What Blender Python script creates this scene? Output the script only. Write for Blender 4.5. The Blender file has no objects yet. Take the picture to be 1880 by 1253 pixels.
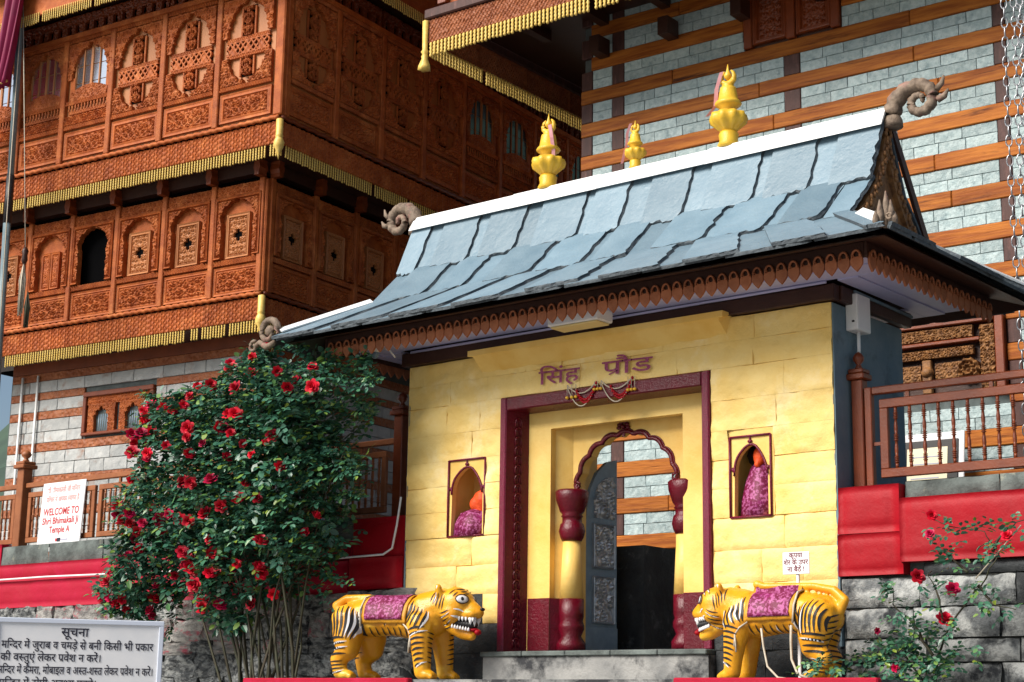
import bpy, bmesh, math, random
import numpy as np
from mathutils import Vector, Matrix, Euler, noise
from mathutils.bvhtree import BVHTree

sc = bpy.context.scene
col = sc.collection
R = math.radians
PI = math.pi

# ------------------------------------------------------------------ camera, sky, sun, exposure
cam_d = bpy.data.cameras.new('camera')
cam = bpy.data.objects.new('camera', cam_d)
col.objects.link(cam)
cam_d.sensor_fit = 'HORIZONTAL'
cam_d.sensor_width = 36
cam_d.lens = 58.84
cam_d.clip_end = 2000
c_r, c_u, c_f = Vector((.772, .635, .015)), Vector((.126, -.176, .976)), Vector((-.623, .752, .216))
c_f.normalize(); c_r = (c_r - c_f * c_r.dot(c_f)).normalized(); c_u = c_r.cross(c_f)
cam.matrix_world = Matrix(((c_r.x, c_u.x, -c_f.x, 7.152), (c_r.y, c_u.y, -c_f.y, -13.151), (c_r.z, c_u.z, -c_f.z, -1.19), (0, 0, 0, 1)))
sc.camera = cam

SUN = Vector((-.27, -.72, .64)).normalized()      # towards the sun
w = bpy.data.worlds.new('World'); sc.world = w; w.use_nodes = True
nt = w.node_tree
sky = nt.nodes.new('ShaderNodeTexSky'); sky.sky_type = 'NISHITA'; sky.sun_disc = False
sky.sun_elevation = math.asin(SUN.z); sky.sun_rotation = math.atan2(SUN.x, SUN.y)
sky.air_density = 1.0; sky.dust_density = 1.5; sky.ozone_density = 1.0
nt.links.new(sky.outputs[0], nt.nodes['Background'].inputs[0])
nt.nodes['Background'].inputs[1].default_value = .062
sd = bpy.data.lights.new('sun', 'SUN'); sd.energy = 4.0; sd.angle = R(34); sd.color = (1, .93, .84)
so = bpy.data.objects.new('sun', sd); col.objects.link(so)
so.rotation_euler = (-SUN).to_track_quat('-Z', 'Y').to_euler(); so.location = (-10, -14, 14)
sc.view_settings.view_transform = 'Standard'; sc.view_settings.look = 'None'
sc.view_settings.exposure = .68; sc.view_settings.gamma = 1.0; sc.view_settings.use_curve_mapping = False

# ------------------------------------------------------------------ helpers
rnd = random.Random(7)

class MB:
    """collects verts and faces for ONE mesh"""
    def __init__(s): s.v = []; s.f = []; s.sm = []
    def add(s, vs, fs, smooth=False):
        b = len(s.v); s.v += [tuple(v) for v in vs]; s.f += [tuple(b + i for i in f) for f in fs]; s.sm += [smooth] * len(fs); return s
    def box(s, x0, x1, y0, y1, z0, z1):
        return s.add([(x0,y0,z0),(x1,y0,z0),(x1,y1,z0),(x0,y1,z0),(x0,y0,z1),(x1,y0,z1),(x1,y1,z1),(x0,y1,z1)],
                     [(0,3,2,1),(4,5,6,7),(0,1,5,4),(1,2,6,5),(2,3,7,6),(3,0,4,7)])
    def bbox(s, x0, x1, y0, y1, z0, z1, b=.01):
        """box with every edge chamfered"""
        bm = bmesh.new(); bmesh.ops.create_cube(bm, size=1)
        for v in bm.verts: v.co = Vector(((x0+x1)/2+v.co.x*(x1-x0), (y0+y1)/2+v.co.y*(y1-y0), (z0+z1)/2+v.co.z*(z1-z0)))
        b = min(b, .3*min(x1-x0, y1-y0, z1-z0))
        bmesh.ops.bevel(bm, geom=bm.edges[:], offset=b, segments=1, affect='EDGES')
        s.frombm(bm); return s
    def frombm(s, bm, smooth=False):
        bm.verts.index_update(); s.add([v.co[:] for v in bm.verts], [[v.index for v in f.verts] for f in bm.faces], smooth); bm.free(); return s
    def prism(s, pts, y0, y1):
        """outline in x,z pushed along y"""
        n = len(pts); vs = [(x, y0, z) for x, z in pts] + [(x, y1, z) for x, z in pts]
        ar = sum(pts[i][0]*pts[(i+1)%n][1]-pts[(i+1)%n][0]*pts[i][1] for i in range(n))
        f0 = list(range(n)); f1 = list(range(2*n-1, n-1, -1))
        sides = [(i, i+n, (i+1) % n + n, (i+1) % n) for i in range(n)]
        if ar < 0: f0, f1 = f0[::-1], f1[::-1]; sides = [q[::-1] for q in sides]
        return s.add(vs, [f0, f1] + sides)
    def lathe(s, prof, x=0, y=0, z=0, n=16, smooth=True, lobes=0, amp=0):
        vs = []; fs = []
        for r, h in prof:
            for k in range(n):
                a = 2*PI*k/n; rr = r*(1+(amp*math.cos(lobes*a) if lobes else 0)); vs.append((x+rr*math.cos(a), y+rr*math.sin(a), z+h))
        for i in range(len(prof)-1):
            for k in range(n): fs.append((i*n+k, i*n+(k+1) % n, (i+1)*n+(k+1) % n, (i+1)*n+k))
        fs.append(tuple(range(n))[::-1]); fs.append(tuple((len(prof)-1)*n+k for k in range(n)))
        return s.add(vs, fs, smooth)
    def tube(s, pts, rad, n=6, closed=False, smooth=True):
        pts = [Vector(p) for p in pts]; m = len(pts); rr = rad if isinstance(rad, (list, tuple)) else [rad]*m
        vs = []; fs = []; up = Vector((0, 0, 1))
        for i, p in enumerate(pts):
            if closed: t = pts[(i+1) % m]-pts[i-1]
            else: t = pts[min(i+1, m-1)]-pts[max(i-1, 0)]
            t.normalize()
            a = t.cross(up)
            if a.length < .05: a = t.cross(Vector((0, 1, 0)))
            a.normalize(); b = a.cross(t)
            for k in range(n): q = 2*PI*k/n; vs.append(p+rr[i]*(math.cos(q)*a+math.sin(q)*b))
        for i in range(m if closed else m-1):
            j = (i+1) % m
            for k in range(n): fs.append((i*n+k, i*n+(k+1) % n, j*n+(k+1) % n, j*n+k))
        if not closed: fs.append(tuple(range(n))[::-1]); fs.append(tuple((m-1)*n+k for k in range(n)))
        return s.add(vs, fs, smooth)
    def ball(s, c, r, sub=2, smooth=True):
        bm = bmesh.new(); bmesh.ops.create_icosphere(bm, subdivisions=sub, radius=1)
        rr = Vector((r, r, r)) if not hasattr(r, '__len__') else Vector(r)
        for v in bm.verts: v.co = Vector(c)+Vector((v.co.x*rr.x, v.co.y*rr.y, v.co.z*rr.z))
        return s.frombm(bm, smooth)
    def mesh(s, name, m):
        me = bpy.data.meshes.new(name); me.from_pydata(s.v, [], s.f)
        for p, q in zip(me.polygons, s.sm): p.use_smooth = q
        if m: me.materials.append(m)
        return me
    def build(s, name, m, parent=None, **kw): return obj(name, s.mesh(name, m), parent, **kw)

def obj(name, me, parent=None, loc=(0, 0, 0), rot=(0, 0, 0), scale=(1, 1, 1)):
    o = bpy.data.objects.new(name, me); col.objects.link(o); o.parent = parent
    o.location = loc; o.rotation_euler = rot; o.scale = scale; return o
def empty(name, loc=(0, 0, 0), rz=0):
    o = bpy.data.objects.new(name, None); col.objects.link(o); o.location = loc; o.rotation_euler = (0, 0, rz); o.empty_display_size = .2; return o
def tag(o, label=None, cat=None, group=None, kind=None):
    if label: o['label'] = label
    if cat: o['category'] = cat
    if group: o['group'] = group
    if kind: o['kind'] = kind
    return o
def smooth_noise(x, y, z, s): return noise.noise(Vector((x*s, y*s, z*s)))

# ------------------------------------------------------------------ materials
MATS = {}
def mat(name, c1, c2=None, rough=.7, nscale=3., stretch=(1, 1, 1), coord='world', bump=0., bscale=40., bdetail=4, rnd_v=0., metal=0., spec=.4, coat=0., c3=None, s3=1., t3=(.55, .7), bvor=0., vscale=20., contrast=(.35, .65), rough_var=0., trans=0.):
    m = bpy.data.materials.new(name); m.use_nodes = True; t = m.node_tree; N = t.nodes; Lk = t.links
    bs = N['Principled BSDF']
    if coord == 'world':
        g = N.new('ShaderNodeNewGeometry'); src = g.outputs['Position']
    else:
        g = N.new('ShaderNodeTexCoord'); src = g.outputs['Object']
    mp = N.new('ShaderNodeMapping'); Lk.new(src, mp.inputs[0]); mp.inputs['Scale'].default_value = stretch
    oi = N.new('ShaderNodeObjectInfo')
    if coord != 'world':
        sc_ = N.new('ShaderNodeVectorMath'); sc_.operation = 'SCALE'; cmb = N.new('ShaderNodeCombineXYZ')
        for k in range(3): Lk.new(oi.outputs['Random'], cmb.inputs[k])
        Lk.new(cmb.outputs[0], sc_.inputs[0]); sc_.inputs['Scale'].default_value = 37.
        Lk.new(sc_.outputs[0], mp.inputs['Location'])
    vec = mp.outputs[0]
    def noisef(scale, detail=5, rg=.6):
        n = N.new('ShaderNodeTexNoise'); n.inputs['Scale'].default_value = scale; n.inputs['Detail'].default_value = detail; n.inputs['Roughness'].default_value = rg
        Lk.new(vec, n.inputs['Vector']); return n.outputs['Fac']
    def ramp(src, a, b):
        r = N.new('ShaderNodeMapRange'); r.inputs['From Min'].default_value = a; r.inputs['From Max'].default_value = b; Lk.new(src, r.inputs['Value']); return r.outputs[0]
    def mix(f, a, b):
        x = N.new('ShaderNodeMix'); x.data_type = 'RGBA'
        for inp, val in ((x.inputs[0], f), (x.inputs[6], a), (x.inputs[7], b)):
            if hasattr(val, 'is_output'): Lk.new(val, inp)
            else: inp.default_value = val if isinstance(val, float) else (*val, 1)
        return x.outputs[2]
    c = tuple(c1)
    if c2: c = mix(ramp(noisef(nscale), *contrast), c1, c2)
    if c3: c = mix(ramp(noisef(s3, 6, .7), *t3), c, c3)
    if rnd_v:
        hs = N.new('ShaderNodeHueSaturation'); r = ramp(oi.outputs['Random'], 0, 1)
        mm = N.new('ShaderNodeMapRange'); Lk.new(oi.outputs['Random'], mm.inputs['Value']); mm.inputs['To Min'].default_value = 1-rnd_v; mm.inputs['To Max'].default_value = 1+rnd_v
        Lk.new(mm.outputs[0], hs.inputs['Value'])
        if hasattr(c, 'is_output'): Lk.new(c, hs.inputs['Color'])
        else: hs.inputs['Color'].default_value = (*c, 1)
        c = hs.outputs[0]
    if hasattr(c, 'is_output'): Lk.new(c, bs.inputs['Base Color'])
    else: bs.inputs['Base Color'].default_value = (*c, 1)
    bs.inputs['Roughness'].default_value = rough
    if rough_var:
        rr = N.new('ShaderNodeMapRange'); Lk.new(noisef(nscale*2.3), rr.inputs['Value']); rr.inputs['From Min'].default_value = .3; rr.inputs['From Max'].default_value = .7
        rr.inputs['To Min'].default_value = max(.05, rough-rough_var); rr.inputs['To Max'].default_value = min(1, rough+rough_var); Lk.new(rr.outputs[0], bs.inputs['Roughness'])
    bs.inputs['Metallic'].default_value = metal; bs.inputs['Specular IOR Level'].default_value = spec; bs.inputs['Coat Weight'].default_value = coat
    nrm = None
    if bump:
        b = N.new('ShaderNodeBump'); b.inputs['Strength'].default_value = 1.; b.inputs['Distance'].default_value = bump; Lk.new(noisef(bscale, bdetail, .65), b.inputs['Height']); nrm = b.outputs[0]
    if bvor:
        v = N.new('ShaderNodeTexVoronoi'); v.feature = 'SMOOTH_F1'; v.inputs['Scale'].default_value = vscale; Lk.new(vec, v.inputs['Vector'])
        b = N.new('ShaderNodeBump'); b.inputs['Distance'].default_value = bvor; Lk.new(v.outputs['Distance'], b.inputs['Height'])
        if nrm: Lk.new(nrm, b.inputs['Normal'])
        nrm = b.outputs[0]
    if nrm: Lk.new(nrm, bs.inputs['Normal'])
    MATS[name] = m; return m

YEL = mat('yellow_paint', (.84, .63, .23), (.78, .52, .13), .55, 1.6, bump=.020, bscale=7, bdetail=8, c3=(.86, .72, .40), s3=1.3, t3=(.52, .72), contrast=(.4, .7), rough_var=.15)
YELS = mat('smooth_yellow_paint', (.82, .58, .18), (.74, .46, .10), .45, 2.5, bump=.004, bscale=25, bdetail=6)
BUR = mat('burgundy_gloss_paint', (.115, .001, .011), (.08, .001, .007), .27, 6, bump=.006, bscale=45, bdetail=6, spec=.4)
BURD = mat('glitter_burgundy_paint', (.10, .001, .014), (.20, .008, .045), .3, 90, bump=.004, bscale=140, contrast=(.45, .6))
SLATE = mat('blue_slate', (.125, .200, .255), (.165, .245, .30), .42, 2.2, bump=.012, bscale=9, bdetail=9, rnd_v=.18, coord='object', spec=.5, rough_var=.12)
SLATEE = mat('shade_toned_slate_edge', (.045, .057, .068), (.085, .105, .120), .7, 24, bump=.008, bscale=60)  # dark colour paints in the shade on the slates' edge faces
WMET = mat('white_painted_metal', (.80, .81, .80), (.70, .72, .72), .4, 5, bump=.003, bscale=18, c3=(.45, .42, .36), s3=9, t3=(.68, .8))
WHITE = mat('white_paint', (.74, .74, .75), (.68, .69, .71), .5, 6)
WOOD = mat('carved_red_cedar', (.43, .116, .027), (.28, .062, .014), .5, 5, bump=.008, bscale=70, bdetail=5, rnd_v=.12, spec=.22, c3=(.55, .185, .055), s3=2.2)
WOODP = mat('plain_tan_board', (.42, .165, .055), (.34, .12, .034), .5, 3, stretch=(1, 1, .2), bump=.002, bscale=60, rnd_v=.08)
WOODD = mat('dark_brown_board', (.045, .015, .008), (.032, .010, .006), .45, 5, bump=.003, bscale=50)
WOODR = mat('varnished_rail_wood', (.20, .040, .008), (.145, .026, .005), .38, 6, stretch=(1, 1, 1), bump=.002, bscale=60, rnd_v=.08, spec=.5)
WOODL = mat('pale_railing_wood', (.29, .10, .035), (.22, .07, .022), .5, 6, bump=.002, bscale=60, rnd_v=.08)
BEAM = mat('weathered_cedar_beam', (.42, .140, .020), (.24, .062, .009), .6, 2.2, stretch=(.7, 9, 9), coord='object', contrast=(.36, .62), bump=.008, bscale=5, bdetail=8, rnd_v=.12, c3=(.075, .018, .005), s3=1.9, t3=(.55, .70), spec=.2)
BEAMC = mat('carved_cedar_beam', (.33, .105, .035), (.24, .065, .020), .55, 4, bump=.012, bscale=22, bvor=.03, vscale=16)
TPOST = mat('dark_purple_brown_timber', (.075, .028, .022), (.045, .017, .014), .6, 4, stretch=(4, 4, .8), bump=.004, bscale=18, c3=(.14, .06, .05), s3=3)
ASH = mat('pale_grey_ashlar', (.42, .51, .515), (.31, .40, .41), .8, 16, coord='object', contrast=(.4, .6), bump=.020, bscale=26, bdetail=9, rnd_v=.15, c3=(.19, .26, .28), s3=11, t3=(.55, .70))
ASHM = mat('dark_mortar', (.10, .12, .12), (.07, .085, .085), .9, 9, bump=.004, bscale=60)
ASHL = mat('weathered_white_ashlar', (.44, .45, .44), (.33, .345, .345), .8, 5, coord='object', bump=.014, bscale=16, bdetail=9, rnd_v=.15, c3=(.26, .17, .13), s3=2.6, t3=(.56, .72))
STONE = mat('grey_rubble_stone', (.38, .395, .385), (.12, .13, .135), .85, 5.5, coord='object', contrast=(.42, .58), bump=.04, bscale=14, bdetail=10, rnd_v=.30, c3=(.02, .023, .027), s3=3.0, t3=(.48, .62))
STONEP = mat('stone_with_pink_paint_traces', (.36, .35, .33), (.17, .165, .16), .85, 4, coord='object', contrast=(.42, .6), bump=.04, bscale=12, bdetail=10, rnd_v=.2, c3=(.36, .06, .09), s3=2.3, t3=(.54, .66))
STONED = mat('soot_dark_stone', (.050, .056, .060), (.026, .029, .032), .8, 3, coord='object', bump=.026, bscale=16, bdetail=9, rnd_v=.25, c3=(.17, .18, .18), s3=3.4, t3=(.58, .74))
KERB = mat('mossy_grey_coping', (.16, .19, .18), (.055, .065, .062), .85, 4, coord='object', bump=.02, bscale=12, bdetail=9, rnd_v=.15, c3=(.33, .33, .25), s3=3.5, t3=(.60, .75))
RED = mat('crimson_paint', (.33, .001, .009), (.27, .001, .007), .55, 2.2, bump=.010, bscale=6, bdetail=8, c3=(.26, .001, .008), s3=1.7, spec=.25)
PINK = mat('pinkish_red_paint', (.37, .002, .028), (.32, .0015, .018), .55, 2.2, bump=.010, bscale=6, bdetail=8, c3=(.45, .012, .06), s3=1.3, spec=.25)
BLUE = mat('blue_grey_limewash', (.10, .165, .21), (.15, .21, .245), .8, 2.2, bump=.008, bscale=10, bdetail=9, c3=(.05, .07, .085), s3=1.6, t3=(.56, .72))
LAV = mat('lavender_soffit_paint', (.52, .52, .76), (.46, .47, .70), .5, 3)
GOLD = mat('gold_yellow_paint', (.72, .45, .035), (.62, .36, .025), .4, 8, bump=.004, bscale=40)
FRINGE = mat('gilded_fringe', (.74, .54, .16), (.64, .43, .09), .45, 20, rnd_v=.05)
CARVED = mat('aged_carved_ochre', (.30, .14, .045), (.12, .05, .018), .6, 14, bump=.006, bscale=50)
SCROLL = mat('grey_brown_carved_stone', (.24, .18, .13), (.10, .07, .05), .7, 14, bump=.008, bscale=35, c3=(.34, .15, .13), s3=5)
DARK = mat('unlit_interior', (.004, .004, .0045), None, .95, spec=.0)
SILV = mat('embossed_tin', (.52, .56, .60), (.36, .40, .44), .38, 8, metal=.75, bump=.004, bscale=40)
BLUEM = mat('blue_painted_door', (.22, .32, .41), (.16, .24, .32), .4, 6, bump=.004, bscale=30)
GLASS = mat('window_pane', (.80, .86, .90), None, .12, metal=.95)
GLASSD = mat('shaded_window_pane', (.10, .14, .17), None, .1, metal=.6)  # darker copy of the pane, shade of the side wall put into its colour
IRON = mat('galvanised_chain', (.42, .43, .45), (.30, .31, .33), .35, 20, metal=.7)
POLEM = mat('teal_grey_pole_paint', (.15, .215, .24), (.11, .16, .18), .4, 4)
BLACK = mat('black_paint', (.012, .012, .014), None, .5)
INK = mat('navy_black_lettering', (.015, .015, .03), None, .6)
REDINK = mat('red_lettering', (.42, .02, .025), None, .6)
MAUVE = mat('mauve_painted_lettering', (.20, .018, .075), (.34, .06, .16), .5, 60, contrast=(.45, .6))
TIGER = mat('tiger_orange_yellow_paint', (.74, .36, .012), (.66, .27, .008), .33, 5, bump=.005, bscale=30, bdetail=6, c3=(.78, .47, .05), s3=3, spec=.5)
CLOTH = mat('magenta_brocade', (.14, .002, .04), (.40, .10, .26), .5, 34, bump=.004, bscale=90, contrast=(.49, .57), c3=(.26, .008, .14), s3=9)
CLOTHB = mat('gold_cloth_border', (.62, .30, .02), (.50, .22, .012), .5, 40, bump=.004, bscale=80)
ORANGE = mat('vermilion_paste', (.75, .09, .012), (.62, .05, .008), .6, 10, bump=.012, bscale=18)
ROPE = mat('pale_cord', (.52, .47, .38), (.40, .35, .27), .8, 40)
LEAF = None
GROUND = mat('courtyard_paving', (.32, .31, .29), (.26, .25, .235), .85, 1.2, bump=.01, bscale=14, bdetail=8)
PLAST = mat('stained_step_plaster', (.30, .30, .29), (.16, .165, .165), .85, 3, bump=.012, bscale=18, bdetail=9, c3=(.028, .03, .034), s3=1.7, t3=(.46, .58))
HILL = mat('hill_forest', (.05, .09, .06), (.035, .06, .045), .9, .08)
FLAGR = mat('scarlet_flag_cloth', (.55, .008, .02), (.44, .006, .016), .6, 3)
FLAGM = mat('maroon_flag_cloth', (.23, .006, .06), (.17, .004, .045), .6, 3)
GILT = mat('tinsel_gold', (.62, .45, .14), (.5, .33, .08), .4, 40)

# leaf material with a tint for each leaflet
LEAF = bpy.data.materials.new('rose_leaf'); LEAF.use_nodes = True
t = LEAF.node_tree; bs = t.nodes['Principled BSDF']; gi = t.nodes.new('ShaderNodeNewGeometry')
cr = t.nodes.new('ShaderNodeValToRGB'); t.links.new(gi.outputs['Random Per Island'], cr.inputs[0])
cr.color_ramp.elements[0].color = (.020, .070, .042, 1); cr.color_ramp.elements[1].color = (.19, .26, .03, 1); cr.color_ramp.elements[1].position = 1
for pos, c in ((.45, (.030, .105, .055, 1)), (.80, (.045, .135, .055, 1)), (.92, (.085, .175, .035, 1))):
    e = cr.color_ramp.elements.new(pos); e.color = (c[0]*1.15, c[1]*1.2, c[2]*1.5, 1)
t.links.new(cr.outputs[0], bs.inputs['Base Color']); bs.inputs['Roughness'].default_value = .38; bs.inputs['Specular IOR Level'].default_value = .5
STEM = mat('rose_cane', (.045, .034, .02), (.035, .042, .02), .7, 8)
ROSE = mat('red_rose_petal', (.55, .003, .014), (.46, .002, .03), .55, 4, rnd_v=.35)
ROSEM = mat('magenta_rose_petal', (.52, .003, .08), (.46, .003, .04), .55, 4, rnd_v=.25)

# ------------------------------------------------------------------ carved relief: real height on a fine grid
def relief(name, w, h, cell, hf, keep=None, depth=.04, m=None):
    nx, nz = max(2, round(w/cell)), max(2, round(h/cell))
    xs = np.linspace(0, w, nx+1); zs = np.linspace(0, h, nz+1)
    X, Z = np.meshgrid(xs, zs); H = hf(X, Z)
    Xc, Zc = np.meshgrid((xs[1:]+xs[:-1])/2, (zs[1:]+zs[:-1])/2)
    K = np.ones_like(Xc, bool) if keep is None else keep(Xc, Zc)
    idx = -np.ones(X.shape, int); V = []; F = []
    bidx = {}
    def vi(j, i):
        if idx[j, i] < 0: idx[j, i] = len(V); V.append((X[j, i], -H[j, i], Z[j, i]))
        return int(idx[j, i])
    def bi(j, i):
        if (j, i) not in bidx: bidx[(j, i)] = len(V); V.append((X[j, i], depth, Z[j, i]))
        return bidx[(j, i)]
    for j in range(nz):
        for i in range(nx):
            if not K[j, i]: continue
            F.append((vi(j, i), vi(j, i+1), vi(j+1, i+1), vi(j+1, i)))
            if j == 0 or not K[j-1, i]: F.append((vi(j, i+1), vi(j, i), bi(j, i), bi(j, i+1)))
            if j == nz-1 or not K[j+1, i]: F.append((vi(j+1, i), vi(j+1, i+1), bi(j+1, i+1), bi(j+1, i)))
            if i == 0 or not K[j, i-1]: F.append((vi(j, i), vi(j+1, i), bi(j+1, i), bi(j, i)))
            if i == nx-1 or not K[j, i+1]: F.append((vi(j+1, i+1), vi(j, i+1), bi(j, i+1), bi(j+1, i+1)))
    me = bpy.data.meshes.new(name); me.from_pydata(V, [], F)
    if m: me.materials.append(m)
    return me
def foliage_height(w, h, step, amp, seed=0, flat=0., mirror=True):
    """curling leaf carving: spiral and petal cells round scattered centres"""
    rg = np.random.RandomState(seed); cs = []
    nz = max(1, round(h/step)); nx = max(1, round(w/step))
    for j in range(nz):
        for i in range(nx+1):
            cx = (i+(.5 if j % 2 else 0))*w/nx+rg.uniform(-.18, .18)*step; cz = (j+.5)*h/nz+rg.uniform(-.15, .15)*step
            cs.append((cx, cz, 1 if (i+j) % 2 else -1, rg.uniform(0, 6.3), rg.randint(3, 6)))
    def hf(X, Z):
        Xm = np.where(X > w/2, w-X, X) if mirror else X
        D = np.full(X.shape, 1e9); H = np.zeros(X.shape)
        for cx, cz, s, ph, k in cs:
            dx, dz = Xm-cx, Z-cz; r = np.hypot(dx, dz); th = np.arctan2(dz, dx)
            hh = .5+.32*np.cos(2*PI*r/(step*.42)-s*th+ph)+.22*np.cos(k*th+s*r/step*6+ph)
            hh *= np.clip(1.5-r/(step*.55), .15, 1)
            m_ = r < D; H = np.where(m_, hh, H); D = np.where(m_, r, D)
        return flat+amp*np.clip(H, 0, 1)
    return hf
def framed(hf, w, h, b, fh):
    """raised plain margin round a carved field, with a sunk groove between"""
    def g(X, Z):
        d = np.minimum(np.minimum(X, w-X), np.minimum(Z, h-Z)); H = hf(X, Z)
        return np.where(d < b, fh*(.75+.25*np.cos(d/b*6.28)), np.where(d < b*1.35, 0, H))
    return g
def cusped(cx, z0, a, rise, n=3):
    """inside test for a cusped (multifoil) arch of half width a springing at z0; n lobes a side"""
    lobes = []
    for k in range(-n, n+1):
        th = PI/2+k*PI/(2*n+1)*1.0
        lobes.append((cx+a*.74*math.cos(th), z0+rise*.74*math.sin(th), a*.30))
    def inside(X, Z):
        I = (np.hypot((X-cx)/(a*.80), (Z-z0)/(rise*.80)) < 1) & (Z >= z0)
        for lx, lz, r in lobes: I |= (np.hypot(X-lx, Z-lz) < r) & (Z >= z0-.02)
        I |= (np.hypot((X-cx)/(a*.20), (Z-z0-rise*.86)/(rise*.28)) < 1)
        return I
    return inside

# ------------------------------------------------------------------ lettering: the built-in font, laid out cluster by cluster
_G = {}
def _tm(s):
    c = bpy.data.curves.new('t', 'FONT'); c.body = s; c.size = 1; c.resolution_u = 3; c.offset = FONT_W[0]
    o = bpy.data.objects.new('t', c); col.objects.link(o)
    m = bpy.data.meshes.new_from_object(o.evaluated_get(bpy.context.evaluated_depsgraph_get()))
    bpy.data.objects.remove(o); bpy.data.curves.remove(c); return m
FONT_W = [.012]
def glyph(s):
    k = (s, FONT_W[0])
    if k in _G: return _G[k]
    m = _tm(s); V = [(v.co.x, v.co.y) for v in m.vertices]; F = [tuple(p.vertices) for p in m.polygons]
    m2 = _tm(s+s); adv = max([v.co.x for v in m2.vertices], default=0)-max([v[0] for v in V], default=0)
    bpy.data.meshes.remove(m); bpy.data.meshes.remove(m2); _G[k] = (V, F, adv); return _G[k]
CONS = set(chr(c) for c in range(0x915, 0x93a)) | set(chr(c) for c in range(0x958, 0x960))
MARK = set('\u0901\u0902\u0903\u093c\u093e\u093f\u0940\u0941\u0942\u0943\u0947\u0948\u094b\u094c')
VIR = '\u094d'
def layout(text):
    V = []; F = []; x = 0; i = 0; n = len(text)
    def put(g, dx):
        b = len(V); V.extend((a+dx, c) for a, c in g[0]); F.extend(tuple(b+k for k in f) for f in g[1])
    while i < n:
        if text[i] == ' ': x += .28; i += 1; continue
        halves = []
        while i+2 < n and text[i] in CONS and text[i+1] == VIR and text[i+2] != '\u0930': halves.append(text[i]); i += 2
        base = text[i]; i += 1; ra = False
        if i+1 < n and text[i] == VIR and text[i+1] == '\u0930': ra = True; i += 2
        marks = ''
        while i < n and text[i] in MARK: marks += text[i]; i += 1
        if '\u093f' in marks: g = glyph('\u093f'); put(g, x); x += g[2]; marks = marks.replace('\u093f', '')
        for h in halves:
            g = glyph(h); bm = bmesh.new(); vv = [bm.verts.new((a, c, 0)) for a, c in g[0]]
            for f in g[1]:
                try: bm.faces.new([vv[k] for k in f])
                except ValueError: pass
            cut = g[2]-.17; bmesh.ops.bisect_plane(bm, geom=bm.verts[:]+bm.edges[:]+bm.faces[:], plane_co=(cut, 0, 0), plane_no=(1, 0, 0), clear_outer=True)
            bm.verts.index_update(); b = len(V); V.extend((v.co.x+x, v.co.y) for v in bm.verts); F.extend(tuple(b+v.index for v in f.verts) for f in bm.faces); bm.free(); x += cut-.01
        g = glyph(base+marks); put(g, x)
        if ra:
            w_ = glyph(base)[2]; b = len(V); V.extend([(x+w_-.13, .19), (x+w_-.11, .14), (x+w_-.36, -.02), (x+w_-.38, .03)]); F.append((b, b+1, b+2, b+3))
        x += g[2]
    return V, F, x
def lettering(name, text, size, m, parent, loc, rot=(0, 0, 0), align='c', width=None, weight=.012):
    """a line of flat print lying in x,z and facing -y"""
    FONT_W[0] = weight
    V, F, wd = layout(text); s = size if not width else width/wd; sx = s; sz = size
    dx = -wd*sx/2 if align == 'c' else 0
    return MB().add([(a*sx+dx, 0, c*sz) for a, c in V], F).build(name, m, parent, loc=loc, rot=rot)
for _w, _t in ((.008, 'सिंह प्रौड'), (.012, 'कृपया शेर के उपर ना बैठें !'), (.02, 'श्री भीमाकाली जी मन्दिर परिसर में आपका स्वागत है WELCOME TO Shri Bhimakali Ji Temple A'), (.014, 'सूचना मन्दिर में जुराब व चमड़े से बनी किसी भी प्रकार की वस्तुएं लेकर प्रवेश न करें। कैमरा, मोबाइल अस्त्र-शस्त्र टोपी अवश्य पहने।')):
    FONT_W[0] = _w; layout(_t)                            # glyph outlines are read while the scene is still empty

# ------------------------------------------------------------------ ground, terraces, ledge, hill
def struct(name, mb, m): return tag(mb.build(name, m), kind='structure')
struct('ground', MB().add([(-300, -300, -2.8), (300, -300, -2.8), (300, 300, -2.8), (-300, 300, -2.8)], [(0, 1, 2, 3)]), GROUND)
struct('upper_terrace', MB().box(-16, -5.24, .42, 20, -2.79, .60).box(-5.24, -3.05, 1.40, 20, -2.79, .545), STONED)
struct('east_terrace', MB().box(.03, 9, .42, 20, -2.79, .60), STONED)
struct('passage_floor', MB().box(-5.235, .02, .03, 1.39, -2.79, -.60).box(-3.04, .02, 1.395, 8, -2.79, -.58), STONED)
# raised ledge that carries the two statues, with a stair going down from its middle
struct('ledge', MB().box(-6.35, .95, -1.10, .0, -2.79, -.905), PLAST)
tag(MB().bbox(-6.35, -4.0, -1.18, -1.103, -1.10, -.893, .012).build('ledge_lip', PINK), 'pinkish red painted lip of the ledge under the left tiger', 'ledge trim')
tag(MB().bbox(-.95, .95, -1.18, -1.103, -1.10, -.893, .012).build('ledge_lip', PINK), 'pinkish red painted lip of the ledge under the right tiger', 'ledge trim')
st = MB()
for k in range(9): st.box(-3.6, -1.2, -1.108-.3*(k+1), -1.108-.3*k+.0, -2.79, -1.10-.19*k)
struct('stairs', st, PLAST)
hb = MB(); n = 28
hv = []
for j in range(n+1):
    for i in range(n+1):
        x = -260+i*14; y = 60+j*9
        hv.append((x, y, -3+j*5.2*(.8+.5*noise.noise(Vector((x*.01, y*.01, 3))))+9*noise.noise(Vector((x*.03, y*.03, 0)))))
struct('hillside', hb.add(hv, [(j*(n+1)+i, j*(n+1)+i+1, (j+1)*(n+1)+i+1, (j+1)*(n+1)+i) for j in range(n) for i in range(n)], True), HILL)

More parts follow.
